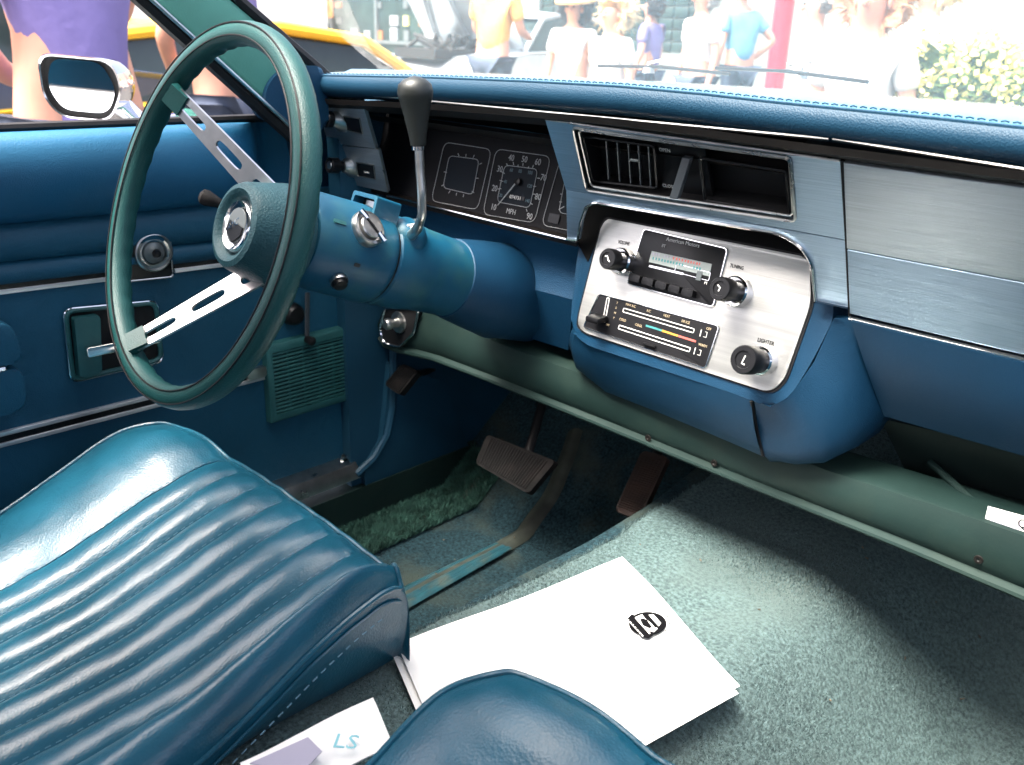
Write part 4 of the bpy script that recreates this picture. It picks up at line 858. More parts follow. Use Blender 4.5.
# ================================================================== STEERING COLUMN & WHEEL
al, yaw = R(20.4), R(-2.7); WC = Vector((-.3804, .428, 1.0171)); RW = .1862
n_ = Vector((math.sin(yaw)*math.cos(al), -math.cos(yaw)*math.cos(al), math.sin(al))).normalized()
wu = Vector((math.cos(yaw), math.sin(yaw), 0)); wv = n_.cross(wu); ca = -n_
wh = thing('steering_wheel', WC, 'green steering wheel with drilled metal spokes and padded hub', 'steering wheel')
def wp(a, r_, d=0.): return WC+(wu*math.cos(a)+wv*math.sin(a))*r_+n_*d
g = B(); N = 144; rows = []
for i in range(N):
    a = 2*math.pi*i/N; e = wu*math.cos(a)+wv*math.sin(a); row = []
    # finger grips on the inner back side
    for k in range(20):
        b = 2*math.pi*k/20; rr = .0126
        x_, z_ = math.cos(b)*rr*.98, math.sin(b)*rr*1.08     # x radial, z along normal
        if b > math.pi*.9 and b < math.pi*1.75: s_ = 1-.11*(.5+.5*math.cos(a*44)); x_ *= s_; z_ *= s_
        row.append(WC+e*(RW+x_)+n_*z_)
    rows.append(row)
g.grid(rows, closed_u=True, closed_v=True); rim = g.out('rim', 'wheel_green', wh)
for d_, rr in ((.0135, .0055),):
    g = B(); g.tube([wp(2*math.pi*i/96, RW-.0058, .0131) for i in range(96)], .0009, 5, closed=True); g.tube([wp(2*math.pi*i/96, RW+.0075, .0122) for i in range(96)], .0009, 5, closed=True); g.out('rim_seams', 'black_plastic', rim)
# hub offset along the column
HD = -.012                       # hub face position along n
hc = WC + ca*.0
def proj(p_):
    c = p_-CAM; c = AX*c.x+AY*c.y+AZ*c.z; return 512+FPX*c.x/c.z, 382.5+FPX*c.y/c.z
# spokes: quads from rim to hub, dished
def spoke(a_img, b_img, wide, aim):
    pass
def add_spoke(A_, B_, w0, w1):
    d = (B_-A_).normalized(); s_ = d.cross(n_).normalized(); nn = s_.cross(d).normalized(); L = (B_-A_).length
    if nn.dot(n_) < 0: nn = -nn
    pl = Pl(A_, d, s_)
    if pl.n.dot(n_) < 0: pl = Pl(A_, d, -s_)
    g = B(); o_ = [(-.01, -w0), (L, -w1), (L, w1), (-.01, w0)]
    # plate with three long holes
    n3 = 3; segs = [(-.01, L*.12)]; xs_ = [.04+L*.06, .04+L*.06]
    cells = [(-.01+i*(L+.01)/3, -.01+(i+1)*(L+.01)/3) for i in range(3)]
    for c0, c1 in cells:
        W = lambda x: w0+(w1-w0)*(x+.01)/(L+.01)
        outer = dens([(c0, -W(c0)), (c1, -W(c1)), (c1, W(c1)), (c0, W(c0))], 8)
        m_ = (c0+c1)/2; hl = (c1-c0)*.34; hh = W(m_)*.36; hole = []
        for (u, v) in outer:
            an = math.atan2(v/W(m_), (u-m_)/((c1-c0)/2)); cx = math.cos(an); sx_ = math.sin(an)
            den = (abs(cx)**4+abs(sx_)**4)**.25; hx, hy = cx/den, sx_/den
            # stadium
            x_ = hx*hl; y_ = hy*hh
            if abs(x_) > hl-hh: t_ = (abs(x_)-(hl-hh))/hh; y_ = math.copysign(min(abs(y_), hh*math.sqrt(max(0, 1-t_*t_))), y_)
            hole.append((m_+x_, y_))
        def L_(pts, off): return [pl.w(u, v, off) for u, v in pts]
        g.grid([L_(outer, 0), L_(hole, 0), L_(hole, -.003), L_(outer, -.003), L_(outer, 0)], closed_u=True, smooth=False)
    bmesh.ops.remove_doubles(g.bm, verts=g.bm.verts, dist=1e-5)
    g.out('spoke', 'spoke_metal', wh)
    g = B(); e = -n_; g.prism([pl.w(-.018, -w0*1.0, -.007), pl.w(.004, -w0*1.02, -.0045), pl.w(.004, w0*1.02, -.0045), pl.w(-.018, w0*1.0, -.007)], [pl.w(-.018, -w0*.95, .005), pl.w(.004, -w0*1.02, .003), pl.w(.004, w0*1.02, .003), pl.w(-.018, w0*.95, .005)], .003); g.out('spoke_socket', 'wheel_green', rim)
# find hub centre in depth so that it lies on the column axis at the measured picture point
best = min(((proj(WC+ca*(t_/1000))[0]-236)**2+(proj(WC+ca*(t_/1000))[1]-222)**2, t_/1000) for t_ in range(-60, 160)); HT = best[1]
print('HUB T', HT, proj(WC+ca*HT), 'axis .3', proj(WC+ca*.3), proj(WC+ca*.45))
hf = WC+ca*HT
for rp, hp in (((181, 104), (283, 213)), ((143, 337), (282, 259))):
    A_, B_ = Pl(WC, wu, wv).hit(*rp), Pl(WC+ca*(HT+.052), wu, wv).hit(*hp); add_spoke(A_, B_, .0125, .0185)
g = B(); g.lathe(hf, ca, [(.008, 0), (.008, .029), (.005, .0305), (-.001, .034), (-.003, .039), (-.001, .0445), (.004, .0475), (.02, .051), (.045, .0575), (.057, .0595), (.064, .057), (.066, .0)], 56); hub = g.out('hub_pad', 'wheel_pad', wh)
g = B(); g.lathe(hf, ca, [(.0055, 0), (.004, .018), (.0015, .0235), (0, .026), (.002, .028), (.008, .0288)], 40); em = g.out('hub_emblem', 'chrome', wh)
HP = Pl(hf-ca*(-.0005), wu, wv)
g = B(); pts = [(math.cos(a)*.019, math.sin(a)*.019) for a in np.linspace(0, 6.28, 30)[:-1]]; g.slab(HP, pts, .001, -.0005); g.out('emblem_disc', 'frame_metal', em)
g = B(); g.slab(HP, [(-.017, -.007), (.003, -.0185), (.016, -.009), (.018, 0), (-.012, .004)], .0008, .0012); g.out('emblem_field', 'black_gloss', em)
text('emblem_script', 'AMC', HP, (-.001, .0), None, .0105, 'chrome', em, off=.0026, shear=.3, rot=R(28))
g = B()
for i in range(60): a = 2*math.pi*i/60; p_ = hf+(wu*math.cos(a)+wv*math.sin(a))*.0405-ca*.0005; q_ = hf+(wu*math.cos(a+.06)+wv*math.sin(a+.06))*.0405-ca*.0005; g.tube([p_, q_], .0008, 4)
g.out('hub_stitching', 'wheel_green', hub)

col = thing('steering_column', WC+ca*.3, 'blue steering column housing with ignition switch and shift bowl', 'steering column')
c0 = WC+ca*(HT+.069)+Vector((0, 0, .006))
g = B(); g.lathe(c0, ca, [(0, 0), (0, .046), (.003, .052), (.012, .0545), (.10, .0570), (.107, .0565), (.109, .055)], 64); g.out('ignition_housing', 'column_paint', col)
g = B(); g.lathe(c0+ca*.109, ca, [(0, .053), (.004, .053)], 48); g.out('housing_gap', 'black_plastic', col)
g = B(); g.lathe(c0+ca*.113, ca, [(0, .0), (0, .053), (.002, .0555), (.01, .056), (.045, .055), (.06, .053), (.065, .052), (.12, .050), (.18, .049), (.34, .049)], 64); bowl = g.out('shift_bowl', 'column_paint', col)
g = B(); d0 = c0+ca*.235; g.lathe(d0, ca, [(0, .0495), (.001, .0515), (.05, .060), (.09, .066), (.10, .064), (.16, .06)], 56); g.out('column_shroud', 'blue_plastic', col)
# picture rays onto the housing surface
def hitcol(px, py, r_):
    d = ray(px, py); t = .0004; best_ = None
    while t < .0016:
        p_ = CAM+d*t; q_ = p_-c0; h_ = q_.dot(ca); rad = (q_-ca*h_).length
        if rad <= r_: return p_, (q_-ca*h_).normalized()
        if best_ is None or rad < best_[0]: best_ = (rad, p_, (q_-ca*h_).normalized())
        t += 1e-6
    return best_[1], best_[2]
# ignition lock
ip, inn = hitcol(367, 229, .0560)
ig = thing('ignition_switch', ip, 'chrome ignition lock with winged key ring on the steering column', 'ignition switch'); 
bpy.data.objects.remove(ig); 
g = B(); g.lathe(ip, inn, [(-.004, .021), (.003, .021), (.006, .0195), (.006, .0165), (.003, .016), (.003, .0145), (.009, .014), (.010, .013), (.010, 0)], 36); igo = g.out('ignition_switch', 'worn_chrome', col)
iu = (ca-inn*ca.dot(inn)).normalized(); iw = inn.cross(iu)
g = B(); dd = (iu*.4-Vector((0, 0, 1))*.9); dd = (dd-inn*dd.dot(inn)).normalized(); g.tube([ip+inn*.010-dd*.021, ip+inn*.011-dd*.010], [.0035, .003], 8); g.tube([ip+inn*.011+dd*.010, ip+inn*.010+dd*.021], [.003, .0035], 8); g.out('lock_wings', 'chrome', igo)
g = B(); g.tube([ip+inn*.0100-dd*.010, ip+inn*.0106, ip+inn*.0100+dd*.010], .0016, 6); g.out('key_slot', 'black_plastic', igo)
kp_, kn = hitcol(338.5, 280, .0560)
g = B(); g.lathe(kp_, kn, [(-.004, .0095), (.004, .0095), (.005, .0085), (.005, .0078), (.009, .0075), (.010, 0)], 28); hz = g.out('hazard_knob', 'black_gloss', col)
g = B(); g.lathe(kp_, kn, [(-.001, .0098), (.002, .0105), (.0045, .0098)], 28); g.out('knob_ring', 'worn_chrome', hz)
for px, py, w in ((340, 222, .008), (357, 265, .004)):
    sp_, sn = hitcol(px, py, .0558); su = (ca-sn*ca.dot(sn)).normalized(); pl_ = Pl(sp_, su, sn.cross(su)); g = B(); g.rect(pl_, -w, -.0022, w, .0022, .002, .0008, r=.0015); g.out('label_slot', 'green_plastic' if w > .005 else 'black_plastic', col)
# shift indicator hood on top of the column
hp0 = c0+ca*.093+Vector((0, 0, .053)); rt = ca.cross(Vector((0, 0, 1))).normalized(); upc = rt.cross(ca).normalized()
ax0 = PYk(0, 0, 0)
HPl = Pl(hp0, rt, upc) if Pl(hp0, rt, upc).n.dot(ca) < 0 else Pl(hp0, -rt, upc)
u0, v0 = HPl.uv(338, 206); u1, v1 = HPl.uv(381, 192); 
quad = [HPl.uv(337, 208), HPl.uv(381, 224), HPl.uv(382, 198), HPl.uv(342, 186)]
quad = [(u, v) for u, v in quad]; uc = sum(q_[0] for q_ in quad)/4; vc = sum(q_[1] for q_ in quad)/4
uc, vc = HPl.uv(362, 207); wI, hI = .026, .0165
rr_ = rnd([(uc-wI, vc-hI-.006), (uc+wI, vc-hI-.006), (uc+wI*.95, vc+hI), (uc-wI*.95, vc+hI)], .004)
inner_ = rnd([(uc-wI*.82, vc-hI-.002), (uc+wI*.82, vc-hI-.002), (uc+wI*.78, vc+hI*.72), (uc-wI*.78, vc+hI*.72)], .003)
g = B(); def_ = lambda pts, off: [HPl.w(u, v, off) for u, v in pts]
g.grid([def_(rr_, -.035), def_(rr_, 0), def_(inner_, 0), def_(inner_, -.018)], closed_u=True, smooth=False); ind = g.out('gear_indicator', 'column_paint', col)
g = B(); g.slab(HPl, [(uc-wI*.85, vc-hI-.003), (uc+wI*.85, vc-hI-.003), (uc+wI*.8, vc+hI*.8), (uc-wI*.8, vc+hI*.8)], .002, -.014); g.out('indicator_back', 'black_plastic', ind)
g = B(); g.slab(HPl, [(uc-wI*.45, vc-hI*.75), (uc+wI*.75, vc-hI*.75), (uc+wI*.72, vc+hI*.6), (uc-wI*.4, vc+hI*.6)], .002, -.011); g.out('indicator_window', 'car_silver', ind)
# shift lever : from a boss on the bowl up to the black knob
bs, bn = hitcol(412, 232, .054)
g = B(); g.lathe(bs-bn*.012, (bn+Vector((0, 0, .6))).normalized(), [(0, .026), (.012, .022), (.020, .016), (.022, .010), (.022, 0)], 32); g.out('lever_boss', 'column_paint', col)
lv = thing('shift_lever', bs, 'slim metal gear lever with a tapered black knob rising from the column', 'gear lever')
Yb = bs.y
pts = [front(411, 236, Yb-.01), front(418, 228, Yb-.015), front(422, 215, Yb-.018), front(422, 195, Yb-.02), front(420, 170, Yb-.02), front(419, 148, Yb-.02)]
g = B(); g.tube(dense(pts, 4), [.0062]*5+[.0052]*16, 14); g.out('rod', 'worn_chrome', lv)
kb, kt_ = front(418.5, 150, Yb-.02), front(414.5, 79, Yb-.02); kL_ = (kt_-kb).length; kd = (kt_-kb).normalized()
g = B(); g.lathe(kb, kd, [(0, .0075), (.004, .0075), (.005, .006)], 24); g.out('ferrule', 'chrome', lv)
g = B(); g.lathe(kb+kd*.005, kd, [(0, 0), (0, .0085), (.012, .0100), (kL_*.45, .0143), (kL_*.62, .0172), (kL_*.68, .0188), (kL_*.76, .0195), (kL_*.86, .0178), (kL_*.93, .012), (kL_*.965, .0045), (kL_*.98, 0)], 40); g.out('knob', 'knob_black', lv)
g = B(); g.lathe(bs+bn*.0, (0, -.2, 1), [(.0, .013), (.012, .012), (.013, .009), (.004, .008)], 24); g.out('lever_collar', 'worn_chrome', lv)
# turn signal stalk, left of the hub
ts = thing('signal_stalk', c0+ca*.02, 'short dark indicator stalk poking out left of the steering hub', 'indicator stalk')
e1 = side(209, 199, WC.x-.10); root = c0+ca*.03-wu*.05
g = B(); g.tube([root, e1.lerp(root, .35), e1.lerp(root, .1)], [.004, .004, .005], 10); g.out('stalk', 'worn_chrome', ts)
g = B(); dd2 = (e1-root).normalized(); g.lathe(e1-dd2*.02, dd2, [(0, .0045), (.01, .006), (.022, .0092), (.028, .0085), (.031, .004), (.0315, 0)], 24); g.out('grip', 'rubber', ts)

# ================================================================== DRIVER DOOR
DX = -.68; D = PX(DX); door = thing('car_door', (DX, .3, .48), 'blue vinyl driver door with chrome strips and an open window', 'door')
def dp(px, py, off=0.): return D.hit(px, py)+Vector((off, 0, 0))
# heights at a given y from measured image lines
def lz(px0, py0, px1, py1):
    a, b = D.hit(px0, py0), D.hit(px1, py1); return lambda y: a.z+(b.z-a.z)*(y-a.y)/(b.y-a.y)
belt = lz(0, 133, 280, 121); fold = lz(0, 224, 204, 205); pl2 = lz(0, 262, 212, 241); mo1 = lz(0, 285, 220, 259); mo2 = lz(0, 438, 262, 372)
y0d = -.45; yend = D.hit(384, 380).y
corner = D.hit(372, 431); bz_ = D.hit(300, 478).z
# door panel surface: height field over (y,z) with pleats
ys = np.linspace(y0d, yend, 90); 
def door_off(y, z):
    b, f, p_, m = belt(y), fold(y), pl2(y), mo1(y); o = 0
    if z > f: t_ = (z-f)/(b-f); o = .010+.028*math.sin(min(1, t_)*math.pi)**.6*(1 if t_ < 1 else 0)+.012*t_
    elif z > p_: t_ = (z-p_)/(f-p_); o = .005+.012*math.sin(t_*math.pi)**.6
    elif z > m: t_ = (z-m)/(p_-m); o = .003+.010*math.sin(t_*math.pi)**.6
    else: o = .003+.001*noise.noise(Vector((y*6, z*6, 0)))
    return o
g = B(); rows = []
for y in ys:
    b = belt(y); zc = bz_
    r_ = .07
    if y > yend-r_: d_ = y-(yend-r_); zc = bz_+r_-math.sqrt(max(0, r_*r_-d_*d_))
    col_ = []
    zz = list(np.linspace(b, fold(y), 16))+list(np.linspace(fold(y), pl2(y), 10))[1:]+list(np.linspace(pl2(y), mo1(y), 10))[1:]+list(np.linspace(mo1(y), zc, 40))[1:]
    for z in zz:
        e = sm(0, .03, yend-y); tp = sm(.61, .70, y)*sm(fold(y)-.05, fold(y)+.02, z); col_.append((DX+door_off(y, z)*e*(1-tp)-.055*sm(.64, .72, y)*tp-.012*(1-sm(0, .012, yend-y)), y, z))
    rows.append([(DX-.03, y, b+.004)]+col_+[(DX-.02, y, zc-.004)])
g.grid(rows)
pan = g.out('door_panel', 'door_vinyl', door, recalc=True)
# recolour the padded top via material index
pan.data.materials.append(MAT['door_top_vinyl'])
for f in pan.data.polygons:
    c = f.center+pan.location+Vector(door.location)
    if c.z > fold(c.y)+.001: f.material_index = 1
# vertical pleats below
def strip3(zf, y0_, y1_, parent, hh=.0095):
    base_ = PX(DX+.004); 
    for nm, z_a, z_b, m, th in (('strip_base', -hh, hh, 'black_gloss', .003), ('strip_chrome', hh*.45, hh*1.05, 'bright_trim', .0055), ('strip_chrome', -hh*1.05, -hh*.45, 'bright_trim', .0055)):
        g = B(); P_ = [(y0_, zf(y0_)+z_a), (y1_, zf(y1_)+z_a), (y1_, zf(y1_)+z_b), (y0_, zf(y0_)+z_b)]; x_ = DX+.003
        g.prism([(x_+th, y, z) for y, z in P_], [(x_-.002, y, z) for y, z in P_], .0008); o_ = g.out(nm, m, parent)
strip3(mo1, y0d, D.hit(110, 270).y-.004, door); strip3(mo1, D.hit(169, 266).y+.004, D.hit(300, 250).y, door); strip3(mo2, y0d, D.hit(262, 372).y, door)
# belt weather strip and outer sill
g = B(); g.tube([(DX-.002, y, belt(y)+.005) for y in np.linspace(y0d, yend+.02, 20)], .006, 8); g.out('window_seal', 'black_plastic', door)
g = B(); g.grid([[(DX-.012, y, belt(y)+.009), (DX-.05, y, belt(y)+.006), (DX-.10, y, belt(y)-.02), (DX-.13, y, belt(y)-.3)] for y in np.linspace(y0d, yend+.25, 12)]); g.out('outer_skin', 'hood_paint', door)
# mirror remote control
mc = rnd(uvs(D, [(109, 229), (165, 223), (169, 275), (110, 281)]), .004)
g = B(); g.slab(D, mc, .012, .012, bevel=.003); mcp = g.out('mirror_control', 'black_gloss', door)
g = B(); ring(g, D, mc, .0016, .011); g.rect(D, *D.uv(112, 235), *D.uv(164, 225), .002, .0135); g.out('control_trim', 'worn_chrome', mcp)
o = dp(149, 250.5, .012); g = B(); g.lathe(o, (1, 0, 0), [(0, .026), (.004, .0255), (.005, .0235), (.0015, .022), (.001, .019), (.0025, .0185), (.003, .0165), (.0005, .015)], 40); g.out('control_ring', 'worn_chrome', mcp)
g = B(); g.lathe(o, (1, 0, 0), [(0, .015), (.004, .0135), (.006, .009), (.010, .0065), (.0105, 0)], 40); tg_ = g.out('toggle', 'frame_metal', mcp)
g = B(); g.lathe(o+Vector((.010, 0, 0)), (1, 0, 0), [(0, .006), (.004, .0045), (.005, 0)], 24); g.out('toggle_tip', 'black_gloss', tg_)
# inside handle
hq_ = rnd(uvs(D, [(63, 310), (153, 301.5), (159, 358), (71, 378)]), .012)
g = B(); g.slab(D, hq_, .008, .005); hdl = g.out('door_handle', 'black_plastic', door)
g = B(); ring(g, D, hq_, .0032, .007); g.out('handle_surround', 'green_plastic', hdl)
g = B(); ring(g, D, rnd(uvs(D, [(61, 308), (155, 299.5), (161, 360), (69, 381)]), .012), .0014, .007); g.out('surround_chrome', 'chrome', hdl)
g = B(); g.slab(D, rnd(uvs(D, [(68, 315), (94, 312), (96, 369), (74, 374)]), .004), .012, .020, bevel=.004); g.out('handle_cup', 'green_plastic', hdl)
g = B(); a, b = D.uv(78, 350), D.uv(150, 331); g.slab(D, rnd([(a[0], a[1]-.002), (b[0], a[1]-.002), (b[0], a[1]+.009), (a[0], a[1]+.011)], .002), .009, .032, bevel=.002); g.out('handle_lever', 'chrome', hdl)
# window crank
g = B(); a, b = dp(300, 290, .02), dp(300, 336, .02); g.tube([a, b], [.0042, .0042], 8, flat=.5); ck = g.out('window_crank', 'louvre_grey', door)
g = B(); g.lathe(dp(290, 313, .004), (1, 0, 0), [(0, .018), (.012, .016), (.016, .012), (.017, 0)], 28); g.out('crank_hub', 'black_gloss', ck)
g = B(); g.lathe(b, (1, 0, 0), [(0, .006), (.014, .007), (.016, 0)], 20); g.out('crank_knob', 'black_plastic', ck)
g = B(); g.slab(D, rnd(uvs(D, [(242, 368), (262, 364), (262, 374), (244, 379)]), .003), .01, .014, bevel=.002); g.out('lock_trim', 'worn_chrome', door)
# armrest
g = B(); am = [PX(DX+.052).hit(0, 322), PX(DX+.052).hit(16, 405)]
g.slab(D, rnd([(am[0].y-.6-.30, am[0].z-.9), (am[1].y-.6+.012, am[0].z-.9), (am[1].y-.6+.016, am[0].z-.9-.052), (am[0].y-.6-.30, am[0].z-.9-.052)], [.004, .02, .012, .004]), .05, .055, bevel=.010); arm = g.out('armrest', 'door_vinyl', door)
g = B(); g.slab(D, rnd([(am[0].y-.6-.30, am[0].z-.9-.060), (am[1].y-.6+.014, am[0].z-.9-.060), (am[1].y-.6+.014, am[0].z-.9-.115), (am[0].y-.6-.30, am[0].z-.9-.115)], [.004, .012, .02, .004]), .05, .05, bevel=.010); g.out('armrest_base', 'door_vinyl', arm)
g = B(); yy = am[1].y+.0; g.tube([(DX+.052, yy-.3, am[0].z-.056), (DX+.052, yy-.005, am[0].z-.056), (DX+.02, yy+.008, am[0].z-.056)], .003, 8); g.out('armrest_bead', 'chrome', arm)
# speaker grille
D_ = D; D = PX(DX+.018); go = uvs(D, [(266.5, 343), (355, 327.5), (357, 403), (270.5, 420)]); gi = uvs(D, [(272.5, 352), (347.5, 336.5), (350, 394), (276.5, 414)]); D = D_
def avg(a, b): return (a+b)/2
u0, u1 = avg(go[0][0], go[3][0]), avg(go[1][0], go[2][0]); v0, v1 = avg(go[2][1], go[3][1]), avg(go[0][1], go[1][1])
i0, i1 = avg(gi[0][0], gi[3][0]), avg(gi[1][0], gi[2][0]); j0, j1 = avg(gi[2][1], gi[3][1]), avg(gi[0][1], gi[1][1])
g = B()
def fr_(off, a, b, c, d): return [D.w(a, b, off), D.w(c, b, off), D.w(c, d, off), D.w(a, d, off)]
g.grid([fr_(0, u0, v0, u1, v1), fr_(.016, u0+.001, v0+.001, u1-.001, v1-.001), fr_(.018, u0+.004, v0+.004, u1-.004, v1-.004), fr_(.018, i0, j0, i1, j1), fr_(.004, i0, j0, i1, j1)], closed_u=True, smooth=False)
ns = 16
for i in range(ns):
    z_ = lerp(j0, j1, (i+.5)/ns); h_ = (j1-j0)/ns*.27
    g.slab(D, [(i0-.001, z_-h_), (i1+.001, z_-h_), (i1+.001, z_+h_), (i0-.001, z_+h_)], .0045, .0172, bevel=.0006)
for i in range(1, 5): x_ = lerp(i0, i1, i/5); g.rect(D, x_-.0010, j0, x_+.0010, j1, .003, .0160)
grl = g.out('speaker_grille', 'green_plastic', door)
g = B(); g.rect(D, i0, j0, i1, j1, .002, .0045); g.out('grille_backing', 'black_plastic', grl)
# side mirror on the outside of the door
MP = Pl(side(83, 88, -.88), (.25, .95, 0), (0, 0, 1)) ; MP = Pl(MP.o, Vector((.62, .78, 0)), Vector((0, .0, 1)))
mo = uvs(MP, [(37, 53), (112, 60), (124, 88), (112, 122), (62, 117), (44, 98)])
mi_ = uvs(MP, [(50, 58), (100, 62), (116, 90), (108, 114), (62, 110), (46, 85)])
g = B(); mor = rnd(mo, .02); cen_ = (sum(p_[0] for p_ in mor)/len(mor), sum(p_[1] for p_ in mor)/len(mor))
def scl(pts, s_, du=0., dv=0.): return [(cen_[0]+(u-cen_[0])*s_+du, cen_[1]+(v-cen_[1])*s_+dv) for u, v in pts]
def lm(pts, off): return [MP.w(u, v, off) for u, v in pts]
g.grid([lm(scl(mor, .93), -.012), lm(scl(mor, .95), .003), lm(scl(mor, 1.0), .004), lm(scl(mor, 1.03), -.002), lm(scl(mor, 1.0, .006), -.03), lm(scl(mor, .8, .015), -.055), lm(scl(mor, .4, .02), -.07), lm(scl(mor, .02, .02), -.073)], closed_u=True); mir_ = g.out('door_mirror', 'chrome', door)
g = B(); g.slab(MP, scl(mor, .93), .003, -.008); g.out('mirror_backing', 'black_plastic', mir_)
MG = Pl(MP.w(0, 0, -.004), MP.u, MP.v); tilt = Matrix.Rotation(R(-6), 3, 'Z') @ Matrix.Rotation(R(0), 3, 'X')
g = B(); g.slab(MP, rnd(mi_, .016), .003, -.003); g.out('mirror_glass', 'mirror_glass', mir_)
g = B(); s0 = MP.w(cen_[0]+.04, cen_[1]-.03, -.04); g.tube([s0, s0+Vector((.06, .01, -.03)), Vector((DX-.06, s0.y+.03, belt(s0.y)-.01))], [.02, .018, .026], 14); g.out('mirror_stem', 'chrome', mir_)

# ================================================================== SEATS
def make_seat():
    t = thing('car_seat', (-.345, .15, .45), 'blue ribbed vinyl driver seat cushion beside the door', 'car seat', 'front bucket seats')
    W0, W1 = -.60, -.09
    edge = [(-.5, .655), (0., .625), (.10, .62), (.247, .648), (.321, .682), (.38, .708), (.43, .722), (.445, .716), (.455, .70), (.462, .67), (.462, .61)]
    # path along the seat: (y,z)
    path = [(-.10, .600), (0, .600), (.10, .610), (.17, .624), (.247, .648), (.30, .673), (.35, .697), (.39, .713), (.42, .721), (.436, .721), (.447, .715), (.454, .700), (.4555, .67), (.4555, .64), (.4545, .613)]
    PA = [];
    for i in range(len(path)-1):
        for k in range(10): PA.append((lerp(path[i][0], path[i+1][0], k/10), lerp(path[i][1], path[i+1][1], k/10)))
    for _ in range(4): PA = [PA[0]]+[((PA[i-1][0]+2*PA[i][0]+PA[i+1][0])/4, (PA[i-1][1]+2*PA[i][1]+PA[i+1][1])/4) for i in range(1, len(PA)-1)]+[PA[-1]]
    def xl(y): return lerp(-.485, -.425, sm(.0, .44, y))
    def xr(y): return lerp(-.178, -.105, sm(.05, .44, y))
    NR = 7; cols = []
    # across parameter list: left side, left bolster, ribs, right bolster, right side
    def across(y, z, last):
        a, b = xl(y), xr(y); r_ = []; roll = 1
        fl = sm(.46, .40, y) if y > .40 else 1
        fl = 1-sm(.40, .452, y)
        side_in = .012
        nose = sm(.38, .45, y)
        Lw = W0 + .035*nose; Rw = W1 - .0*nose
        for k in range(4): r_.append((Lw+.004, -.15+.04*k if k < 3 else -.03))          # left wall
        for k in range(1, 13):
            t_ = k/12; r_.append((lerp(Lw, a, t_), (.019*math.sin(min(1, t_*1.05)*math.pi)**.75-.004*(1-t_)-.010*(t_ < .04))*(.55+.45*fl)))
        r_.append((a+.0012, -.007*fl))
        for j in range(NR):
            for k in range(1, 9):
                t_ = k/8; x_ = lerp(a, b, (j+t_)/NR); r_.append((x_, (.0078*math.sin(t_*math.pi)**.6-.002)*(.25+.75*fl)))
        r_.append((b+.0012, -.007*fl))
        for k in range(1, 13):
            t_ = k/12; r_.append((lerp(b, Rw, t_), (.024*math.sin(min(1, t_*.98+.02)*math.pi)**.75+.012*t_*(1-nose))*(.55+.45*fl)))
        r_.append((Rw+.004, -.006)); r_.append((Rw+.003, -.012))
        for k in range(5): r_.append((Rw+.003-.0055*k+.005*math.sin(k/4*math.pi), 10+k/4))
        return r_
    g = B(); rows = []
    for i, (y, z) in enumerate(PA):
        bot = .612
        row = []
        for (x_, dz) in across(y, z, 0):
            zz = z+dz
            if dz > 5: zz = lerp(max(z-.02, .612), .6112-.0002*(dz-10), dz-10)
            elif dz < -.02 or zz < bot: zz = max(bot if x_ > -.3 else .55, zz) if y < .456 else zz
            wob = .0022*noise.noise(Vector((x_*22, y*9, z*5)))+.0010*noise.noise(Vector((x_*55, y*40, 2)))
            yy = y + (.012*math.sin((x_-W0)/(W1-W0)*math.pi) if y > .40 else 0)*sm(.40, .45, y)
            row.append((x_, yy, zz+wob))
        rows.append(row)
    ifr = min(range(len(PA)), key=lambda i: abs(PA[i][0]-.4455)+(9 if PA[i][1] < .7 else 0)+(9 if i > len(PA)-10 else 0))
    jr = len(rows[0])-7; edge_l = [Vector(rows[i][4])+Vector((-.002, 0, 0)) for i in range(20, ifr-3, 2)]; edge_f = [Vector(p_) for p_ in rows[ifr][6:jr+1]]; edge_r = [Vector(rows[i][jr]) for i in range(ifr-1, -1, -2)]; edge_s = [Vector(rows[i][jr+1]) for i in range(ifr-1, -1, -2)]
    g.grid(rows); cu = g.out('cushion', 'seat_vinyl', t)
    # stitching lines on the seams, and front piping
    g = B()
    yv = [p_[0] for p_ in PA if p_[0] < .44]; zv = [p_[1] for p_ in PA if p_[0] < .44]
    def zt(y): return float(np.interp(y, yv, zv))
    for j in range(NR+1):
        y = .02
        while y < .43:
            fl = 1-sm(.40, .452, y); f_ = lambda yy: Vector((lerp(xl(yy), xr(yy), j/NR)+.0022, yy, zt(yy)+.0025*fl-.0002))
            g.tube([f_(y), f_(y+.0045)], .0006, 4); y += .0085
    y = .0
    while y < .42: g.tube([(W1+.0085, y, zt(y)-.030), (W1+.0085, y+.005, zt(y+.005)-.030)], .0008, 4); y += .009
    g.out('seam_stitching', 'thread', cu)
    g = B(); P_ = edge_l+edge_f+edge_r
    for _ in range(3): P_ = [P_[0]]+[(P_[i-1]+2*P_[i]+P_[i+1])/4 for i in range(1, len(P_)-1)]+[P_[-1]]
    g.tube([p_+Vector((0, .001, .001)) for p_ in P_], .0026, 8); g.tube([p_+Vector((.0015, 0, -.007)) for p_ in edge_s], .0016, 6); g.out('piping', 'seat_vinyl', cu)
    g = B(); g.box((-.345, .20, .52), (.40, .42, .12), bevel=.015); g.out('seat_base', 'black_plastic', t)
    for x_ in (-.53, -.134):
        g = B(); g.prism([(x_-.012, .1, .42), (x_-.012, .41, .42), (x_-.012, .447, .625), (x_-.012, .1, .60)], [(x_+.012, .1, .42), (x_+.012, .41, .42), (x_+.012, .447, .625), (x_+.012, .1, .60)], .004); g.out('seat_rail', 'black_gloss', t)
    # backrest, behind the camera's view but part of the seat
    g = B(); rows = []
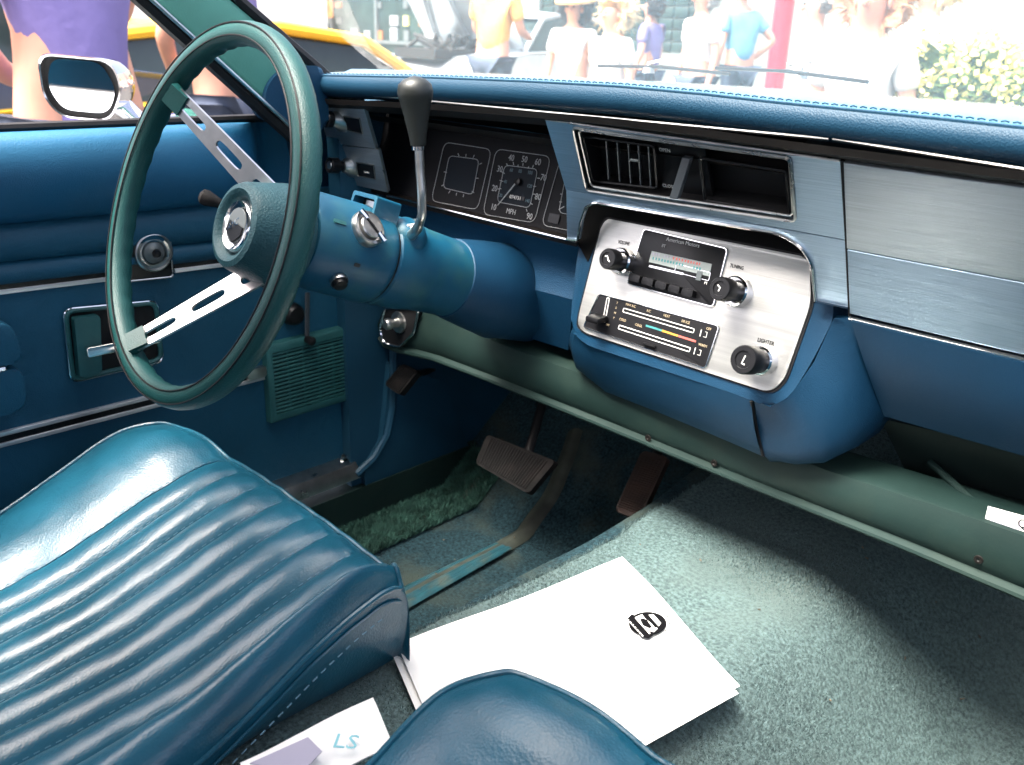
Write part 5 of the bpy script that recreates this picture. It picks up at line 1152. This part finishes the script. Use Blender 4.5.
    for i in range(13):
        t_ = i/12; y, z = lerp(-.08, -.30, t_), lerp(.60, 1.12, t_); w = .245*(1-.25*t_**3)
        rows.append([(-.345+w*math.sin(a)*1.0, y-.06*math.cos(a), z+.01*math.cos(a*3)) for a in np.linspace(0, 2*math.pi, 25)[:-1]])
    g.grid(rows, closed_u=True); g.face([Vector(p_) for p_ in rows[-1]]); g.out('backrest', 'seat_vinyl', t)
    return t
def copy_tree(o, parent=None, shift=None):
    c = o.copy(); COL.objects.link(c); c.parent = parent
    if shift: c.location = o.location+shift
    for ch in list(o.children): copy_tree(ch, c)
    return c
seat = make_seat()
seat2 = copy_tree(seat, None, Vector((.634, -.012, -.004))); seat2['label'] = 'blue vinyl passenger seat, only its front corner showing below the white paper'

# ================================================================== PEDALS
def ribbed(name, pl, pts, m, label, cat, n=14, along='v', th=.012, arm=None):
    t = thing(name, pl.hit(*pts[0]), label, cat); u_ = uvs(pl, pts)
    g = B(); g.slab(pl, rnd(u_, .006), th, 0, bevel=.003)
    for i in range(n):
        f_ = (i+.5)/n*.86+.07
        if along == 'v': a = (lerp(u_[0][0], u_[1][0], f_), lerp(u_[0][1], u_[1][1], f_)); b = (lerp(u_[3][0], u_[2][0], f_), lerp(u_[3][1], u_[2][1], f_))
        else: a = (lerp(u_[0][0], u_[3][0], f_), lerp(u_[0][1], u_[3][1], f_)); b = (lerp(u_[1][0], u_[2][0], f_), lerp(u_[1][1], u_[2][1], f_))
        a, b = (lerp(a[0], b[0], .07), lerp(a[1], b[1], .07)), (lerp(b[0], a[0], .07), lerp(b[1], a[1], .07))
        g.tube([pl.w(*a, .0006), pl.w(*b, .0006)], .0015, 6)
    g.out('pedal_pad', m, t)
    if arm:
        g = B(); g.tube([Vector(p_) for p_ in arm], .008, 10, flat=.6); g.out('pedal_arm', 'black_plastic', t)
    return t
BPL = PYk(.93, .585, .75)
ribbed('brake_pedal', BPL, [(487, 434), (555.5, 461), (528, 494), (475, 463)], 'rubber', 'wide black ribbed rubber brake pedal below the dashboard', 'pedal', 22, 'v', arm=[BPL.hit(520, 462)+Vector((0, .012, -.004)), BPL.hit(526, 440)+Vector((0, .02, .01)), front(545, 395, 1.02), front(556, 350, 1.08)])
KPL = PYk(.862, .66, .6)
ribbed('parking_brake_pedal', KPL, [(402, 363), (418, 371), (399, 395), (384, 384)], 'rubber', 'small ribbed parking brake pedal high beside the door', 'pedal', 9, 'v', arm=[KPL.hit(404, 378)+Vector((0, .01, 0)), front(425, 372, .95), front(450, 362, 1.05)])
APL = PYk(1.0, .60, .9)
ribbed('accelerator_pedal', APL, [(642, 450), (668, 457), (639, 520), (614.5, 510.5)], 'rusty_rubber', 'long narrow brown accelerator pedal beside the tunnel carpet', 'pedal', 26, 'u', arm=[APL.hit(650, 460)+Vector((0, .015, 0)), front(668, 430, 1.12), front(668, 400, 1.2)])

# ================================================================== LOOSE THINGS
Z0 = .608
def tun(px, py, z): d = ray(px, py); return CAM+d*((z-CAM.z)/d.z)
c1, c2, c3 = tun(622, 558.5, Z0+.008), tun(740, 686, Z0+.008), tun(397, 648, Z0+.008); c4 = c2+(c3-c1)
def sheetp(name, cs, h, curl, th, m='paper', n=24, seed=0, parent=None, **k):
    g = B(); R_ = [[], []]
    for s_ in (0, 1):
        rows = []
        for i in range(n+1):
            row = []
            for j in range(n+1):
                a, b = i/n, j/n; q_ = cs[0].lerp(cs[1], a).lerp(cs[2].lerp(cs[3], a), b); z = h+curl*(.6*noise.noise(Vector((a*1.7+seed, b*1.7, 0)))+.5*(b-.5)**2+.6*max(0, a-.8)**2*5*b)
                row.append(Vector((q_.x, q_.y, q_.z+z-(th if s_ else 0))))
            rows.append(row)
        R_[s_] = rows; g.grid(rows)
    for k_ in (lambda r: r[0], lambda r: r[-1], lambda r: [x[0] for x in r], lambda r: [x[-1] for x in r]): g.grid([k_(R_[0]), k_(R_[1])], smooth=False)
    return g.out(name, m, parent, **k)
low_ = [c + Vector((.004, -.009, 0)) for c in (c1, c2, c3, c4)]
sheetp('paper_sheet', low_, -.001, .002, .0003, seed=3, label='lower white paper sheet whose edge peeks out under the printed one', cat='paper', group='loose paper floor sheets')
top_ = sheetp('paper_sheet', [c1, c2, c3, c4], .0015, .009, .0003, label='large white paper with a round black car emblem lying on the tunnel carpet', cat='paper', group='loose paper floor sheets')
ZE = max((v.co.z+WP[top_.name].z) for v in top_.data.vertices if (Vector((v.co.x, v.co.y))+WP[top_.name].xy-tun(647, 625, Z0+.018).xy).length < .035)+.0003
ev = (c1-c3).normalized(); eu = (c2-c1).normalized()
ec = tun(647, 625, ZE); EP = Pl(ec, Vector((1, .55, 0)), Vector((-.55, 1, 0)))
# emblem: disc with a front view of a car (white windscreen, dark grille, bumper)
eu_ = Vector((ec.x-.0, ec.y, 0)); 
def img_uv(px, py): return EP.uv(600+px*100/1024, 590+py*70/717)
g = B(); ell = [img_uv(488+193*math.cos(a), 345+120*math.sin(a)) for a in np.linspace(0, 2*math.pi, 41)[:-1]]; g.slab(EP, ell, .0003, .0002)
g.slab(EP, [img_uv(*p_) for p_ in ((270, 305), (325, 250), (350, 262), (545, 468), (500, 498), (430, 488))], .0003, .00055)
g.out('emblem_disc', 'ink', top_)
g = B()
for poly in (((362, 285), (430, 256), (462, 300), (590, 402), (552, 438), (505, 425), (420, 345)), ((498, 262), (545, 256), (625, 345), (600, 378), (548, 320)), ((356, 292), (368, 288), (516, 450), (504, 458)), ((280, 314), (290, 306), (446, 478), (434, 484))):
    g.slab(EP, [img_uv(*p_) for p_ in poly], .0003, .0010)
g.out('emblem_highlights', 'paper', top_)
g = B(); g.slab(EP, [img_uv(*p_) for p_ in ((408, 310), (440, 300), (480, 318), (530, 390), (505, 402), (440, 372))], .0003, .0015)
g.slab(EP, [img_uv(*p_) for p_ in ((455, 268), (480, 262), (590, 385), (565, 398))], .0003, .0015)
for i in range(6): cx, cy = 300+i*24, 325+i*28; g.slab(EP, [img_uv(cx-7, cy-4), img_uv(cx+3, cy-6), img_uv(cx+9, cy+4), img_uv(cx-2, cy+7)], .0003, .0015)
for i in range(11):
    a = R(-115+i*15); cx, cy = 488+225*math.cos(a), 335+145*math.sin(a); g.slab(EP, [img_uv(cx-7, cy-5), img_uv(cx+7, cy-5), img_uv(cx+7, cy+5), img_uv(cx-7, cy+5)], .0002, .0005)
g.out('emblem_details', 'ink', top_)
# papers in a clear sleeve between the seats
pz_ = .655
s1, s2, s3, s4 = tun(373, 698, pz_), tun(393, 745, pz_), tun(240, 762, pz_-.01), tun(262, 815, pz_-.01)
slv = sheetp('paper_folder', [s1, s2, s3, s4], 0, .006, .0015, label='white papers in a clear sleeve tucked between the two seats', cat='papers', seed=5)
PS = PZ(pz_+.004)
text('printed_letter', 'LS', PS, 346, 744, .022, 'teal_ink', slv, off=.002, rot=R(40))
g = B(); g.slab(PS, [PS.uv(*p_) for p_ in ((250, 764), (308, 738), (322, 752), (300, 775))], .001, .001); g.out('printed_photo', 'violet_ink', slv)
# bar code tag at the rail
TG = PYk(.852, .75, .35)
tq = uvs(TG, [(988, 506), (1046, 522), (1042, 545), (984, 523)]); g = B(); g.slab(TG, tq, .001, 0); tg = g.out('price_tag', 'paper', label='white bar code tag stuck by the green rail at the right', cat='tag')
g = B()
x_ = 0
while x_ < 1:
    w = random.choice((.025, .04, .06)); a0_, a1_ = .1+x_*.5, .1+(x_+w)*.5
    P_ = [(lerp(tq[0][0], tq[1][0], a), lerp(tq[0][1], tq[1][1], a)) for a in (a0_, a1_)]; Q_ = [(lerp(tq[3][0], tq[2][0], a), lerp(tq[3][1], tq[2][1], a)) for a in (a1_, a0_)]
    up = [(lerp(p_[0], q_[0], .3), lerp(p_[1], q_[1], .3)) for p_, q_ in zip(P_, Q_[::-1])]; dn = [(lerp(p_[0], q_[0], .8), lerp(p_[1], q_[1], .8)) for p_, q_ in zip(P_, Q_[::-1])]
    g.slab(TG, [up[0], up[1], dn[1], dn[0]], .0003, .0004); x_ += w+random.choice((.03, .05))
g.out('bar_code', 'violet_ink', tg)
text('tag_letter', 'Q', TG, 1023, 524, .012, 'ink', tg)

# ================================================================== LIGHT, WORLD, CAMERA
EL, AZ_ = R(66), R(205)           # azimuth clockwise from +Y
sd = Vector((math.sin(AZ_)*math.cos(EL), math.cos(AZ_)*math.cos(EL), math.sin(EL)))
ld = bpy.data.lights.new('sun', 'SUN'); ld.energy = 1.5; ld.angle = R(30); ld.color = (1, .96, .9)
lo = bpy.data.objects.new('sun', ld); COL.objects.link(lo); lo.rotation_euler = sd.to_track_quat('Z', 'Y').to_euler(); lo.location = (0, 0, 8)
w = bpy.data.worlds.new('World'); S.world = w; w.use_nodes = True; nt = w.node_tree; bg = nt.nodes['Background']
sk = nt.nodes.new('ShaderNodeTexSky'); sk.sky_type = 'NISHITA'; sk.sun_disc = False; sk.sun_elevation = EL; sk.sun_rotation = AZ_; sk.dust_density = 9; sk.air_density = .45; sk.ozone_density = .3
nt.links.new(sk.outputs[0], bg.inputs[0]); bg.inputs[1].default_value = .15
cd = bpy.data.cameras.new('camera'); co = bpy.data.objects.new('camera', cd); COL.objects.link(co)
right = Vector((AX.x, AY.x, AZ.x)); down = Vector((AX.y, AY.y, AZ.y)); fwd = Vector((AX.z, AY.z, AZ.z))
Mx = Matrix.Identity(4); Mx.col[0][:3] = right; Mx.col[1][:3] = -down; Mx.col[2][:3] = -fwd; Mx.col[3][:3] = CAM
co.matrix_world = Mx; cd.sensor_width = 36; cd.lens = FPX/1024*36; cd.clip_start = .02; cd.clip_end = 500; cd.dof.use_dof = True; cd.dof.focus_distance = .95; cd.dof.aperture_fstop = 9; S.camera = co
S.view_settings.view_transform = 'Standard'; S.view_settings.look = 'None'; S.view_settings.exposure = 2.75; S.view_settings.gamma = 1
S.render.engine = 'CYCLES'; S.cycles.use_denoising = True; S.cycles.max_bounces = 8; S.cycles.diffuse_bounces = 5; S.cycles.transparent_max_bounces = 12
S.cycles.sample_clamp_indirect = 8
